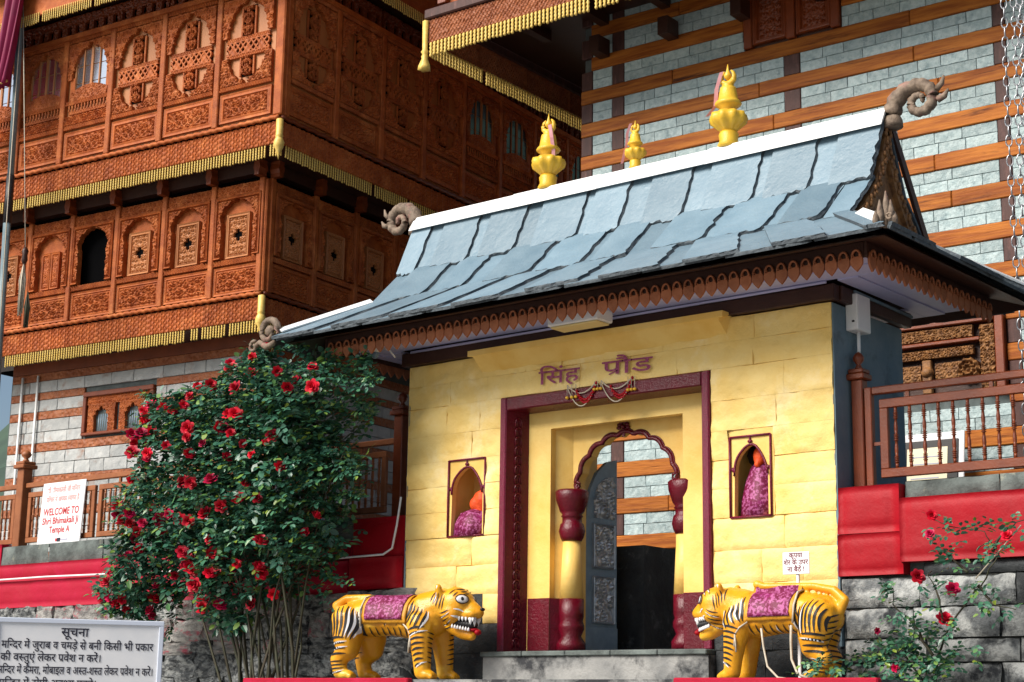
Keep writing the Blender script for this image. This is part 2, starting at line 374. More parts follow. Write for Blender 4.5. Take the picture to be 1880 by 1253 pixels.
# ------------------------------------------------------------------ shared small meshes
def rubble_mesh(seed, m, amp=.16):
    bm = bmesh.new(); bmesh.ops.create_cube(bm, size=1); bmesh.ops.subdivide_edges(bm, edges=bm.edges[:], cuts=3, use_grid_fill=True)
    for v in bm.verts:
        p = v.co.copy(); q = p.normalized()*.62; v.co = p.lerp(q, .22)
        v.co += Vector((noise.noise(p*2.1+Vector((seed*7.1, 0, 0))), noise.noise(p*2.1+Vector((0, seed*5.3, 9))), noise.noise(p*2.3+Vector((3, 0, seed*3.7)))))*amp
    mb = MB(); mb.frombm(bm); return mb.mesh('stone', m)
def ashlar(mb_w, h, d, seed, m, ch=.006, amp=.006):
    """dressed block, face towards -y, chamfered and a little uneven; origin lower left of the face"""
    b = MB(); nx, nz = 5, 3; xs = [0, ch]+[mb_w*(k/4) for k in (1, 2, 3)]+[mb_w-ch, mb_w]; zs = [0, ch, h*.5, h-ch, h]
    vs = []
    for j, z in enumerate(zs):
        for i, x in enumerate(xs):
            e = 0 if (i in (0, len(xs)-1) or j in (0, len(zs)-1)) else 1
            vs.append((x, -(e*ch*.9+e*amp*(noise.noise(Vector((x*9+seed*3.1, z*9, seed))))) , z))
    W = len(xs); fs = [(j*W+i, j*W+i+1, (j+1)*W+i+1, (j+1)*W+i) for j in range(len(zs)-1) for i in range(W-1)]
    b.add(vs, fs)
    b.add([(0, 0, 0), (mb_w, 0, 0), (mb_w, 0, h), (0, 0, h), (0, d, 0), (mb_w, d, 0), (mb_w, d, h), (0, d, h)], [(0, 4, 5, 1), (1, 5, 6, 2), (2, 6, 7, 3), (3, 7, 4, 0)])
    return b.mesh('stone', m)
def strands(length, drop, step, along='x', beads=5, r=.011):
    """hanging turned sticks side by side, with small gaps"""
    b = MB(); k = 0; x = step/2
    while x < length:
        if rnd.random() > .03:
            d = drop*rnd.uniform(.93, 1.04); prof = []
            for q in range(beads*2+1): prof.append((r*(1.25 if q % 2 else .72), -d*q/(beads*2)))
            b.lathe(prof[::-1], x if along == 'x' else 0, 0 if along == 'x' else x, 0, n=5, smooth=True)
        x += step
    return b

# ------------------------------------------------------------------ carved timber building on the left
LBa = R(6.84)
lb = empty('carved_timber_building', (-10.518, 2.718, 0), LBa)
tag(lb, 'two overhanging storeys of carved reddish wood with gilded fringes on a stone base', 'building')
# carcass
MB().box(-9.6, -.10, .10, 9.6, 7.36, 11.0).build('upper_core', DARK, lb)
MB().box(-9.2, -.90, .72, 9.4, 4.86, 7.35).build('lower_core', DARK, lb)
W1, H1 = 1.10, 1.43        # upper panel
cell = .014
fo = foliage_height
panel_bot = relief('carved_panel', 1.02, .46, cell, framed(fo(1.02, .46, .125, .046, 3), 1.02, .46, .07, .022), m=WOOD)
ARm = cusped(.5, .14, .36, .40)
arch_up = relief('arch_panel', 1.00, .62, cell, fo(1.0, .62, .115, .038, 5, .022), lambda X, Z: ~ARm(X, Z) & ~((np.abs(X-.5) < .40) & (Z < .15)), .05, WOOD)
def inv_arch(X, Z): return ~ARm(X, .44-Z+.14) | (Z < .12)
arch_low = relief('lower_arch_panel', 1.00, .44, cell, fo(1.0, .44, .11, .038, 8, .022), lambda X, Z: ~(ARm(X, .58-Z)), .05, WOOD)
def lat(X, Z):
    a = np.mod(X+Z*.8, .105) < .034; b_ = np.mod(X-Z*.8, .105) < .034
    urn = (np.abs(np.mod(X, .28)-.14) < .035+.03*np.sin(Z/.22*6.28))
    return a | b_ | urn | (Z < .02) | (Z > .20)
lattice = relief('lattice_panel', .86, .22, .010, lambda X, Z: .012+.006*np.sin(X*60)*np.cos(Z*50), lat, .03, WOOD)
def pierced(w_, h_):
    def k(X, Z):
        u, v = np.abs(X-w_/2), Z
        body = u < (.05+.055*np.abs(np.sin(v/h_*7.5)))
        holes = ((np.hypot((u-.045)/.020, (np.mod(v, .11)-.055)/.034) < 1)) | ((u < .012) & (np.mod(v, .14) < .05))
        return body & ~holes
    return k
pier_u = relief('pierced_ornament', .22, .46, .009, fo(.22, .46, .07, .03, 71, .02), pierced(.22, .46), .03, WOOD)
pier_l = relief('pierced_ornament', .22, .30, .009, fo(.22, .30, .07, .03, 72, .02), pierced(.22, .30), .03, WOOD)
rail_m = relief('carved_rail', 1.02, .065, .012, lambda X, Z: .018+.012*np.cos(X*2*PI/.05+Z*60), None, .03, WOOD)
band_m = relief('carved_strip', .84, .055, .011, lambda X, Z: .015+.010*np.cos(X*2*PI/.04)*np.cos(Z*80), None, .02, WOOD)
frieze_m = relief('carved_frieze', 1.15, .34, .015, lambda X, Z: .010+.026*np.abs(np.cos(X*PI/.055))*np.abs(np.sin(Z*PI/.085+(np.floor(X/.055) % 2)*1.57)), None, .03, WOOD)
ornament_m = MB().lathe([(.005, 0), (.05, .03), (.07, .09), (.03, .14), (.055, .20), (.075, .27), (.04, .33), (.012, .40)], n=8, lobes=4, amp=.25).mesh('urn_ornament', WOOD)
orn_s = MB().lathe([(.005, 0), (.045, .03), (.06, .08), (.028, .13), (.05, .19), (.03, .25), (.01, .30)], n=8, lobes=4, amp=.25).mesh('urn_ornament', WOOD)
balu_m = MB().lathe([(.012, 0), (.022, .03), (.012, .06), (.022, .09), (.012, .12)], n=5).mesh('small_baluster', WOOD)
roset_m = relief('rosette_strip', 1.02, .15, .011, lambda X, Z: .012+.014*np.cos(np.hypot(np.mod(X, .17)-.085, Z-.075)*2*PI/.035), None, .03, WOOD)
fan_m = relief('fan_crest', .84, .26, .012, fo(.84, .26, .10, .02, 11, .02), lambda X, Z: Z < .10+.14*np.abs(np.cos((X-.42)*3.3)) , .03, WOOD)
post_m = MB().bbox(-.055, .055, -.06, .04, 0, 2.12, .012).mesh('post', WOOD)
def upper_bay(o_loc, rz, kind):
    x0 = .07
    bay = MB().box(.055, 1.10, .02, .06, .0, 2.12).build('bay_board', WOODP, lb, loc=o_loc, rot=(0, 0, rz))
    obj('carved_panel', panel_bot, bay, (x0, 0, .06)); obj('carved_rail', rail_m, bay, (x0, -.03, .56)); 
    obj('carved_rail', rail_m, bay, (x0, -.03, 2.06))
    if kind == 'carved':
        obj('lower_arch_panel', arch_low, bay, (x0+.01, -.015, .64)); obj('arch_panel', arch_up, bay, (x0+.01, -.015, 1.42))
        obj('carved_strip', band_m, bay, (x0+.09, -.006, 1.075)); obj('lattice_panel', lattice, bay, (x0+.08, -.012, 1.128)); obj('carved_strip', band_m, bay, (x0+.09, -.006, 1.35))
        obj('pierced_ornament', pier_u, bay, (x0+.40, -.02, 1.41)); obj('pierced_ornament', pier_l, bay, (x0+.40, -.02, .77))
        for dx in (.37, .635):
            for z0_, h_ in ((1.405, .46), (.76, .30)): MB().bbox(-.016, .016, -.022, .012, 0, h_, .004).build('muntin', WOOD, bay, loc=(x0+dx, .0, z0_))
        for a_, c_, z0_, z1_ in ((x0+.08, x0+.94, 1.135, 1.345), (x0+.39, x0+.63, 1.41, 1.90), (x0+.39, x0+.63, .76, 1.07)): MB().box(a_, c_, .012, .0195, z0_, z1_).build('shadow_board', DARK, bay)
    else:
        obj('rosette_strip', roset_m, bay, (x0, -.03, .64)); obj('carved_strip', band_m, bay, (x0+.09, -.03, .81))
        for k in range(13): obj('small_baluster', balu_m, bay, (x0+.08+k*.072, -.03, .86))
        obj('carved_rail', rail_m, bay, (x0, -.03, .98)); obj('fan_crest', fan_m, bay, (x0+.09, -.02, 1.045))
        obj('arch_panel', arch_up, bay, (x0+.01, -.015, 1.42))
        MB().box(x0+.06, x0+.16, -.02, .01, 1.03, 1.45).build('jamb', WOOD, bay); MB().box(x0+.88, x0+.98, -.02, .01, 1.03, 1.45).build('jamb', WOOD, bay)
        gm = GLASS if kind == 'window' else GLASSD
        for i in range(4):
            for j in range(3):
                MB().box(x0+.17+i*.18, x0+.325+i*.18, .006, .0185, 1.06+j*.29, 1.335+j*.29).build('pane', gm, bay)
        for i in range(5): MB().box(x0+.155+i*.18-.012*(1+(i == 2)), x0+.155+i*.18+.012*(1+(i == 2)), -.012, .016, 1.04, 1.92).build('muntin', WOODP, bay)
    return bay
ux = [-6.82, -5.72, -4.66, -3.58, -2.44, -1.27]
for k, x in enumerate(ux):
    upper_bay((x, 0, 7.38), 0, 'window' if k in (0, 1, 2) else 'carved')
    obj('post', post_m, lb, (x, 0, 7.38))
for k in range(8):
    upper_bay((0, .09+k*1.16, 7.38), PI/2, 'carved' if k < 4 else 'dim')
    obj('post', post_m, lb, (0, .09+k*1.16, 7.38), (0, 0, PI/2))
MB().bbox(-.12, .05, -.05, .12, 7.38, 9.5, .02).build('corner_post', WOOD, lb)
# top rail and frieze darkened in colour for the shade of the next eave, its soffit and fringe
MB().box(-8.5, .06, -.09, .06, 9.50, 9.58).build('top_rail', WOOD, lb)
MB().box(-.06, .09, .065, 9.6, 9.50, 9.58).build('top_rail', WOOD, lb)
fr2 = relief('shade_toned_frieze', 1.10, .36, .016, fo(1.1, .36, .12, .03, 21), lambda X, Z: ~((np.abs(np.mod(X, .22)-.11) < .05) & (np.abs(Z-.12) < .07)), .05, WOODR)  # darker wood colour stands in for shade under the eave
for x in ux: obj('shade_toned_frieze', fr2, lb, (x+.04, .02, 9.60))
for k in range(8): obj('shade_toned_frieze', fr2, lb, (-.02, .12+k*1.16, 9.60), (0, 0, PI/2))
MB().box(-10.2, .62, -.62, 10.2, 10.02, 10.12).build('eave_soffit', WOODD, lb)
MB().box(-10.2, .66, -.66, -.621, 9.76, 10.25).build('eave_board', WOOD, lb); MB().box(.621, .66, -.619, 10.2, 9.76, 10.25).build('eave_board', WOOD, lb)
tag(strands(9.8, .19, .05).build('gilded_fringe', FRINGE, lb, loc=(-9.2, -.67, 9.80)), kind='stuff')
tag(strands(9.8, .19, .05, 'y').build('gilded_fringe', FRINGE, lb, loc=(.67, -.6, 9.80)), kind='stuff')
MB().prism([(-10.6, 10.26), (1.0, 10.26), (-1.6, 12.6), (-8.0, 12.6)], -.9, 10.6).build('roof', SLATE, lb)
def storey_skirt(zt, y0, x0, depth, fringe_drop, left):
    """moulding, carved fascia and gilded fringe under an overhanging storey"""
    ln = x0-left
    b = MB()
    nseg = int(ln/.05)
    b.tube([(left+ln*i/nseg, y0-.03, zt+.01*math.sin(i*2.1)) for i in range(nseg+1)], .035, 6); b.build('rope_moulding', WOOD, lb)
    b = MB(); b.tube([(x0+.03, y0+9.3*i/120, zt+.01*math.sin(i*2.1)) for i in range(121)], .035, 6); b.build('rope_moulding', WOODR, lb)
    for k in range(int(ln/1.15)+1): obj('carved_frieze', frieze_m, lb, (x0-.02-(k+1)*1.152, y0+.015, zt-.39))
    for k in range(8): obj('carved_frieze', frieze_m, lb, (x0-.015, y0+.02+k*1.152, zt-.39), (0, 0, PI/2))
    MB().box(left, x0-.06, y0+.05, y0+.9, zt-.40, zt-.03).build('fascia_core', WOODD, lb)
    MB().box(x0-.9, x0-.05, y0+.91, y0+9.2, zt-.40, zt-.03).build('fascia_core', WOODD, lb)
    tag(strands(ln, fringe_drop, .056, r=.0135).build('gilded_fringe', FRINGE, lb, loc=(left, y0+.02, zt-.39)), kind='stuff')
    tag(strands(9.0, fringe_drop, .056, 'y', r=.0135).build('gilded_fringe', FRINGE, lb, loc=(x0-.02, y0+.05, zt-.39)), kind='stuff')
    # turned corner pendant
    MB().lathe([(.004, -.62), (.018, -.55), (.03, -.50), (.07, -.43), (.085, -.36), (.06, -.30), (.05, -.28), (.062, -.26), (.055, -.24), (.055, 0), (.02, .02)], n=12).build('corner_pendant', FRINGE, lb, loc=(x0-.0, y0+.0, zt-.04))
storey_skirt(7.35, .0, .0, .37, .20, -8.6)
# lower overhanging storey
LX, LY = -.72, .60
lower_panel = relief('carved_panel', .93, .44, cell, framed(fo(.93, .44, .12, .048, 13), .93, .44, .055, .022), m=WOOD)
AR2 = cusped(.46, .30, .345, .30, 3)
arch2 = relief('arch_panel', .93, .98, cell, framed(fo(.93, .98, .11, .034, 15, .025), .93, .98, .05, .05), lambda X, Z: ~AR2(X, Z-.30) & ~((np.abs(X-.46) < .325) & (Z < .61)), .06, WOOD)
def quat(X, Z):
    I = np.hypot(X-.23, Z-.36) < .035
    for dx, dz in ((.052, 0), (-.052, 0), (0, .058), (0, -.058)): I |= np.hypot(X-.23-dx, Z-.36-dz) < .042
    return ~I
quat_m = relief('quatrefoil_shutter', .46, .70, .010, framed(fo(.46, .70, .10, .030, 19, .004), .46, .70, .05, .034), quat, .03, WOODP)
shut_m = relief('carved_shutter', .20, .62, .010, framed(fo(.20, .62, .09, .018, 23, .004), .20, .62, .035, .022), None, .03, WOOD)
col_m = MB().lathe([(.03, 0), (.022, .03), (.03, .06), (.018, .10), (.026, .28), (.018, .46), (.03, .50), (.02, .54), (.032, .58)], n=8).mesh('colonnette', WOOD)
lrail_m = relief('carved_rail', .98, .08, .012, lambda X, Z: .02+.014*np.cos(X*2*PI/.055+Z*50), None, .03, WOOD)
lpost_m = MB().bbox(-.05, .05, -.07, .02, 0, 1.80, .012).mesh('post', WOOD)
brk_m = MB().prism([(-.045, 0), (.045, 0), (.045, .06), (.07, .12), (.05, .2), (.06, .3), (-.06, .3), (-.05, .2), (-.07, .12), (-.045, .06)], -.20, -.02).mesh('bracket', WOODR)
def lower_bay(loc, rz, kind):
    if kind == 'open':
        bay = MB().box(.05, 1.0, .02, .05, 0, .60).build('bay_board', WOOD, lb, loc=loc, rot=(0, 0, rz))
    else:
        bay = MB().box(.05, 1.0, .02, .05, 0, 1.62).build('bay_board', WOOD, lb, loc=loc, rot=(0, 0, rz))
    obj('carved_panel', lower_panel, bay, (.055, -.01, .03)); obj('carved_rail', lrail_m, bay, (.04, -.03, .50))
    obj('arch_panel', arch2, bay, (.055, -.04, .60))
    for dx in (.165, .865): obj('colonnette', col_m, bay, (dx, -.03, .60))
    if kind == 'quat':
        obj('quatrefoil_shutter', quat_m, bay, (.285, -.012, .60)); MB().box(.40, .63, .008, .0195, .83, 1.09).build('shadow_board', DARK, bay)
    elif kind == 'shut':
        obj('carved_shutter', shut_m, bay, (.30, -.012, .61)); obj('carved_shutter', shut_m, bay, (.515, -.012, .61))
    fz = relief_top
    obj('carved_frieze', fz, bay, (.05, -.02, 1.60))
    return bay
relief_top = relief('carved_frieze', .95, .17, .013, fo(.95, .17, .085, .03, 31), None, .03, WOOD)
lxs = [-6.90, -5.87, -4.87, -3.83, -2.79, -1.75]
for k, x in enumerate(lxs):
    lower_bay((x, LY, 4.90), 0, ('quat', 'shut', 'open', 'quat', 'quat', 'quat')[k])
for k, x in enumerate(lxs+[LX-.05]):
    obj('post', lpost_m, lb, (x, LY, 4.90)); obj('bracket', brk_m, lb, (x, LY, 6.70))
for k in range(8):
    lower_bay((LX, LY+.09+k*1.04, 4.90), PI/2, 'quat'); obj('post', lpost_m, lb, (LX, LY+.09+k*1.04, 4.90), (0, 0, PI/2)); obj('bracket', brk_m, lb, (LX, LY+.09+k*1.04, 6.70), (0, 0, PI/2))
MB().bbox(LX-.10, LX+.04, LY-.04, LY+.08, 4.90, 6.68, .02).build('corner_post', WOOD, lb)
MB().box(-8.6, LX, LY-.06, LY+.10, 6.78, 6.95).build('head_beam', WOODD, lb)  # head beams take a darker wood colour to paint in the overhang's shade
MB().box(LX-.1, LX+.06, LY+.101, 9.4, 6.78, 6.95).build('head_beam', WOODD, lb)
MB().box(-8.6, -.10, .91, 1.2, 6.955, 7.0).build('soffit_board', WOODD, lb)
storey_skirt(4.88, LY, LX, .37, .20, -8.2)
# stone base with timber courses
SX, SY = -1.35, 1.30
MB().box(-6.95, SX-.02, SY+.03, 9.2, .55, 4.48).build('base_core', ASHM, lb)
z = 4.46; k = 0
courses = [('beam', .14), ('stone', .20), ('beam', .13), ('stone', .20), ('beam', .14), ('stone', .21), ('stone', .19), ('beam', .15), ('stone', .20), ('stone', .21), ('beam', .14), ('stone', .2), ('stone', .2), ('beam', .14), ('stone', .2), ('stone', .2), ('stone', .2), ('beam', .15), ('stone', .2), ('stone', .2)]
z = 4.30
MB().box(-6.9, SX, SY-.01, SY+.2, 4.30, 4.48).build('base_beam', WOODR, lb)
WIN = (-5.10, -3.50, 3.13, 3.86)
for kind, h in courses:
    z -= h
    if z < .56: break
    if kind == 'beam':
        spans = [(-6.9, SX)]
        if z+h > WIN[2] and z < WIN[3]: spans = [(-6.9, WIN[0]-.02), (WIN[1]+.02, SX)]
        for a, b in spans: MB().bbox(a, b, SY-.012, SY+.2, z+.003, z+h-.003, .008).build('carved_beam', BEAMC, lb)
    else:
        x = -6.9
        while x < SX-.06:
            ww = min(rnd.uniform(.32, .68), SX-x); a, b = x, x+ww
            if SX-b < .12: b = SX
            if not (b > WIN[0]-.02 and a < WIN[1]+.02 and z+h > WIN[2]-.02 and z < WIN[3]+.02):
                obj('stone', ashlar(b-a-.008, h-.008, .1, rnd.random()*9, ASHL, .008, .012), lb, (a+.004, SY, z+.004))
            else:
                if a < WIN[0]-.10: obj('stone', ashlar(min(b, WIN[0]-.02)-a-.008, h-.008, .1, rnd.random()*9, ASHL, .008, .012), lb, (a+.004, SY, z+.004))
                if b > WIN[1]+.10: obj('stone', ashlar(b-max(a, WIN[1]+.02)-.008, h-.008, .1, rnd.random()*9, ASHL, .008, .012), lb, (max(a, WIN[1]+.02)+.004, SY, z+.004))
            x = b
# side of the base: courses seen only in the shade beside the gate
z = 4.30
for kind, h in courses:
    z -= h
    if z < .56: break
    if kind == 'beam': MB().box(SX-.2, SX+.012, SY+.21, 9.0, z+.003, z+h-.003).build('carved_beam', BEAMC, lb)
    else:
        y = SY
        while y < 6.5:
            ww = rnd.uniform(.4, .8); obj('stone', ashlar(ww-.008, h-.008, .1, rnd.random()*9, ASHL, .008, .01), lb, (SX, y+.004, z+.004), (0, 0, PI/2)); y += ww
# carved double window in the base
wn = MB().box(WIN[0], WIN[1], SY+.05, SY+.08, WIN[2], WIN[3]).build('window', WOODD, lb)
for a, b, c, d in ((WIN[0], WIN[1], WIN[3]-.08, WIN[3]), (WIN[0], WIN[1], WIN[2], WIN[2]+.05)): MB().bbox(a, b, SY-.06, SY+.06, c, d, .01).build('frame', WOODR, wn)
for a in (WIN[0], WIN[1]-.08): MB().bbox(a, a+.08, SY-.055, SY+.055, WIN[2]+.05, WIN[3]-.08, .01).build('frame', WOODR, wn)
wl = relief('lintel_carving', 1.44, .14, .012, fo(1.44, .14, .07, .02, 41), None, .03, WOOD); obj('lintel_carving', wl, wn, (WIN[0]+.08, SY-.01, WIN[3]-.22))
AR3 = cusped(.30, .0, .17, .20, 2)
wa = relief('arch_panel', .62, .47, .011, fo(.62, .47, .08, .016, 43, .02), lambda X, Z: ~AR3(X, Z-.20) & ~((np.abs(X-.30) < .16) & (Z < .21)), .05, WOOD)
for q in (0, 1):
    xx = WIN[0]+.12+q*.72
    obj('arch_panel', wa, wn, (xx, SY-.005, WIN[2]+.05))
    for k in range(5): MB().lathe([(.012, 0), (.012, .30)], xx+.20+k*.05, SY+.035, WIN[2]+.05, n=6).build('window_bar', BLUEM, wn)
for x in (-6.22, -6.60): MB().tube([(x, SY-.05, .6), (x, SY-.05, 4.25)], .022, 6).build('conduit', WMET, lb)

# ------------------------------------------------------------------ stone and timber tower on the right
TBa = R(2.2)
tb = empty('stone_and_timber_tower', (-6.687, 5.049, .7535), TBa); tb.scale = (1.15,)*3
tag(tb, 'tall tower wall of pale grey stone banded with orange cedar beams', 'building')
TZ = -.5
MB().box(.02, 7.2, .05, 6, -1.2, 8.9).build('wall_core', ASHM, tb)
def proj(lx, ly, z):
    p = Vector((-4.882+lx*math.cos(TBa)-ly*math.sin(TBa), 2.675+lx*math.sin(TBa)+ly*math.cos(TBa), z))-cam.matrix_world.translation
    q = p.dot(c_f); return 940+3072.6*p.dot(c_r)/q, 626-3072.6*p.dot(c_u)/q
posts = [(0., .17), (.46, .64), (2.84, 3.05), (5.32, 5.46), (7.05, 7.2)]
TW = (2.33, 3.58)          # upper window
RWN = (3.85, 5.31, 2.08, 2.86)   # lower carved window
spare = MB(); nst = 0
for k in range(-3, 15):
    zb = 6.233-.43*k       # underside of beam k
    if zb < .55: break
    h = .178
    spans = [(0., 7.2)]
    if k <= -1: spans = [(0.15, TW[0]), (TW[1], 7.2)]
    if zb+h > RWN[2] and zb < RWN[3]: spans = [(0., RWN[0]), (RWN[1], 7.2)]
    for a, b in spans:
        cuts = [a]+[c for c in (rnd.uniform(1.2, 3.4), rnd.uniform(4.1, 5.1)) if a+.5 < c < b-.5]+[b]
        for p, q in zip(cuts[:-1], cuts[1:]):
            MB().bbox(p+.002, q-.002, -.022+rnd.uniform(-.004, .004), .16, zb+TZ, zb+h+TZ, .010).build('beam', BEAM, tb)
    # two courses of stone under beam k
    for c in range(2):
        z0 = zb-(c+1)*.126; hh = .126
        if z0 < .52: continue
        blocks = [p for p in posts if not (k <= -1 and p[0] > 2 and p[0] < 4)]
        x = 0.
        while x < 7.19:
            hit = [p for p in blocks if p[0] <= x+.01 < p[1]]
            if hit: x = hit[0][1]; continue
            nxt = min([p[0] for p in blocks if p[0] > x+.01]+[7.2]); ww = rnd.uniform(.22, .46)
            if nxt-x-ww < .12: ww = nxt-x
            a, b = x, x+ww; x = b
            if k <= -1 and b > TW[0] and a < TW[1]:
                if a < TW[0]-.06: b = TW[0]
                elif b > TW[1]+.06: a = TW[1]
                else: continue
            if z0+hh > RWN[2] and z0 < RWN[3] and b > RWN[0] and a < RWN[1]:
                if b > RWN[1]+.06: a = RWN[1]
                else: continue
            px, py = proj((a+b)/2, 0, z0+.06)
            ridge = 430-(px-765)*.2217
            seen = (-10 < px < 1885 and py > -15) and ((py < ridge+10 and px < 1640) or (px > 1635 and py < 590) or (1660 < px and 690 < py < 900) or (1130 < px < 1255 and 800 < py < 1020))
            me = ashlar(b-a-.006, hh-.006, .07, rnd.random()*9, ASH, .004, .008)
            if seen and nst < 300:
                obj('stone', me, tb, (a+.003, 0, z0+.003+TZ)); nst += 1
            else:
                spare.add([(v.co.x+a+.003, v.co.y, v.co.z+z0+.003+TZ) for v in me.vertices], [tuple(p.vertices) for p in me.polygons]); bpy.data.meshes.remove(me)
    for p in posts:
        if k <= -1 and 2 < p[0] < 4: continue
        if p[0] > 5 and p[0] < 6 and zb > RWN[2]-.2 and zb-.25 < RWN[3]: pass
        MB().bbox(p[0]+.003, p[1]-.003, -.012, .15, zb-.25+TZ, zb-.002+TZ, .008).build('corner_timber', TPOST, tb)
if spare.v: tag(spare.build('far_stone', ASH, tb), kind='stuff')
# left face of the tower (in the shade)
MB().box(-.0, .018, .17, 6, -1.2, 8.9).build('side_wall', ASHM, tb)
for k in range(-3, 14):
    zb = 6.233-.43*k; MB().box(-.02, .15, .162, 6, zb+TZ, zb+.178+TZ).build('side_beam', BEAM, tb)
# upper window
uw = MB().box(TW[0], TW[1], .02, .045, 6.42+TZ, 7.5+TZ).build('window', WOODD, tb)
for a in (TW[0]+.01, 2.90, TW[1]-.12): MB().bbox(a, a+.11, -.05, .03, 6.42+TZ, 7.4+TZ, .01).build('frame', WOODR, uw)
uwp = relief('carved_panel', .44, .80, .013, framed(fo(.44, .8, .10, .025, 51), .44, .8, .06, .03), None, .03, WOODR)
for a in (2.455, 3.02): obj('carved_panel', uwp, uw, (a, -.0, 6.45+TZ))
# lower carved window behind the right railing
rw = MB().box(RWN[0], RWN[1], .02, .045, RWN[2]+TZ, RWN[3]+TZ).build('window', WOODD, tb)
MB().bbox(RWN[1]-.10, RWN[1]-.005, -.09, .02, RWN[2]+TZ, RWN[3]+TZ-.02, .01).build('frame', WOODR, rw)
MB().bbox(RWN[0], RWN[1]-.103, -.10, .02, 2.79+TZ, RWN[3]+TZ, .01).build('frame', WOODR, rw)
MB().bbox(RWN[0], RWN[1]-.26, -.085, .02, 2.60+TZ, 2.64+TZ, .008).build('ledge_moulding', WOODR, rw)
sl = relief('scroll_carving', 1.10, .12, .010, fo(1.1, .12, .06, .03, 55), None, .04, CARVED); obj('scroll_carving', sl, rw, (RWN[0]+.02, -.06, 2.655+TZ))
sl2 = relief('scroll_carving', 1.10, .09, .010, fo(1.1, .09, .05, .03, 57), None, .04, CARVED); obj('scroll_carving', sl2, rw, (RWN[0]+.02, -.05, 2.47+TZ))
cp = relief('column_carving', .15, .66, .010, fo(.15, .66, .075, .035, 58), None, .05, CARVED); obj('column_carving', cp, rw, (RWN[1]-.26, -.06, 2.10+TZ))
def rosh(X, Z):
    r = np.hypot(X-.13, Z-.13); th = np.arctan2(Z-.13, X-.13)
    return .02+.02*np.cos(r*2*PI/.05)+.014*np.cos(10*th)*(r > .05)
rs = relief('rosette', .26, .26, .009, rosh, lambda X, Z: np.hypot(X-.13, Z-.13) < .125+.006*np.cos(10*np.arctan2(Z-.13, X-.13)), .05, CARVED); obj('rosette', rs, rw, (RWN[1]-.54, -.04, 2.18+TZ))
for xx in (RWN[0]+.10, RWN[0]+.55):
    MB().bbox(xx, xx+.10, -.05, .02, 2.10+TZ, 2.46+TZ, .01).lathe([(.05, 0), (.075, .05), (.05, .10)], xx+.05, -.02, 2.28+TZ, n=8).build('colonnette', CARVED, rw)
mini = relief('grille_panel', .30, .17, .010, fo(.3, .17, .085, .02, 59), None, .02, CARVED)
for xx in (RWN[0]+.22, RWN[0]+.68): obj('grille_panel', mini, rw, (xx, .0, 2.25+TZ))
b = MB()
for k in range(16): b.ball((RWN[0]+.05+k*.08, -.10, 2.885+TZ), (.03, .035, .03), 1)
b.box(RWN[0], RWN[1]-.02, -.12, .0, 2.865+TZ, 2.88+TZ).build('beaded_cornice', WOODR, rw)
# overhanging storey with its fascia and gilded fringe
OV = 1.374
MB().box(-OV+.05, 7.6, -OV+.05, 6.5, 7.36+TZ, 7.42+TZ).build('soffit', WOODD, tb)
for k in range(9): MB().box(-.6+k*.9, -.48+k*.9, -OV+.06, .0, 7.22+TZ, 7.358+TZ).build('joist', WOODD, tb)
for k in range(7): MB().box(.30+k*1.0, .44+k*1.0, -.28, -.03, 6.78+TZ, 7.0+TZ).build('joist_end', WOODD, tb)
ff = relief('carved_fascia', 1.0, .30, .014, lambda X, Z: .01+.012*np.cos(X*2*PI/.06)*np.cos(Z*2*PI/.075), None, .03, BEAMC)
for k in range(9): obj('carved_fascia', ff, tb, (-OV+k*1.002, -OV, 6.94+TZ))
for k in range(5): obj('carved_fascia', ff, tb, (-OV, -OV+(k+1)*1.002, 6.94+TZ), (0, 0, -PI/2))
MB().bbox(-OV-.05, 7.7, -OV-.05, -OV+.04, 7.25+TZ, 7.38+TZ, .015).build('edge_beam', TPOST, tb)
MB().bbox(-OV-.05, -OV+.04, -OV+.041, 4.6, 7.25+TZ, 7.38+TZ, .015).build('edge_beam', TPOST, tb)
tag(strands(9.0, .19, .058, beads=4, r=.018).build('gilded_fringe', FRINGE, tb, loc=(-OV+.02, -OV-.01, 6.935+TZ)), kind='stuff')
tag(strands(5.0, .19, .058, 'y', beads=4, r=.018).build('gilded_fringe', FRINGE, tb, loc=(-OV+.02, -OV+.03, 6.935+TZ)), kind='stuff')
b = MB().lathe([(.005, -.36), (.075, -.35), (.07, -.30), (.035, -.20), (.04, -.17), (.03, -.14), (.045, -.11), (.03, -.08), (.036, .30), (.01, .31)], n=10, lobes=5, amp=.18); b.build('corner_tassel', FRINGE, tb, loc=(-OV-.03, -OV-.03, 6.93+TZ))
MB().box(-OV+.1, 7.6, -OV+.1, 6.5, 7.43+TZ, 9.6+TZ).build('upper_storey', WOOD, tb)
for k in range(9): MB().bbox(-OV+.1+k*1.05, -OV+.24+k*1.05, -OV+.02, -OV+.098, 7.44+TZ, 9.5+TZ, .01).build('post', WOODR, tb)
MB().prism([(-2.4, 9.62+TZ), (8.6, 9.62+TZ), (6.5, 11.6+TZ), (-.4, 11.6+TZ)], -2.2, 7.4).build('roof', SLATE, tb)

# ------------------------------------------------------------------ the gate house
gate = empty('gate_house', (-2.59, .6, -.60))
tag(gate, 'yellow gateway with burgundy door frame and sagging blue slate roof', 'gate')
GO = Vector((2.59, -.6, .60))      # local = world + GO
def G(mb, name, m): return mb.build(name, m, gate, loc=GO)
def gobj(name, me, loc, rot=(0, 0, 0), parent=None): return obj(name, me, parent or gate, Vector(loc)+(GO if parent is None else Vector((0, 0, 0))), rot)
WL, WR, WT = -5.18, 0., 2.47
DC = -2.575
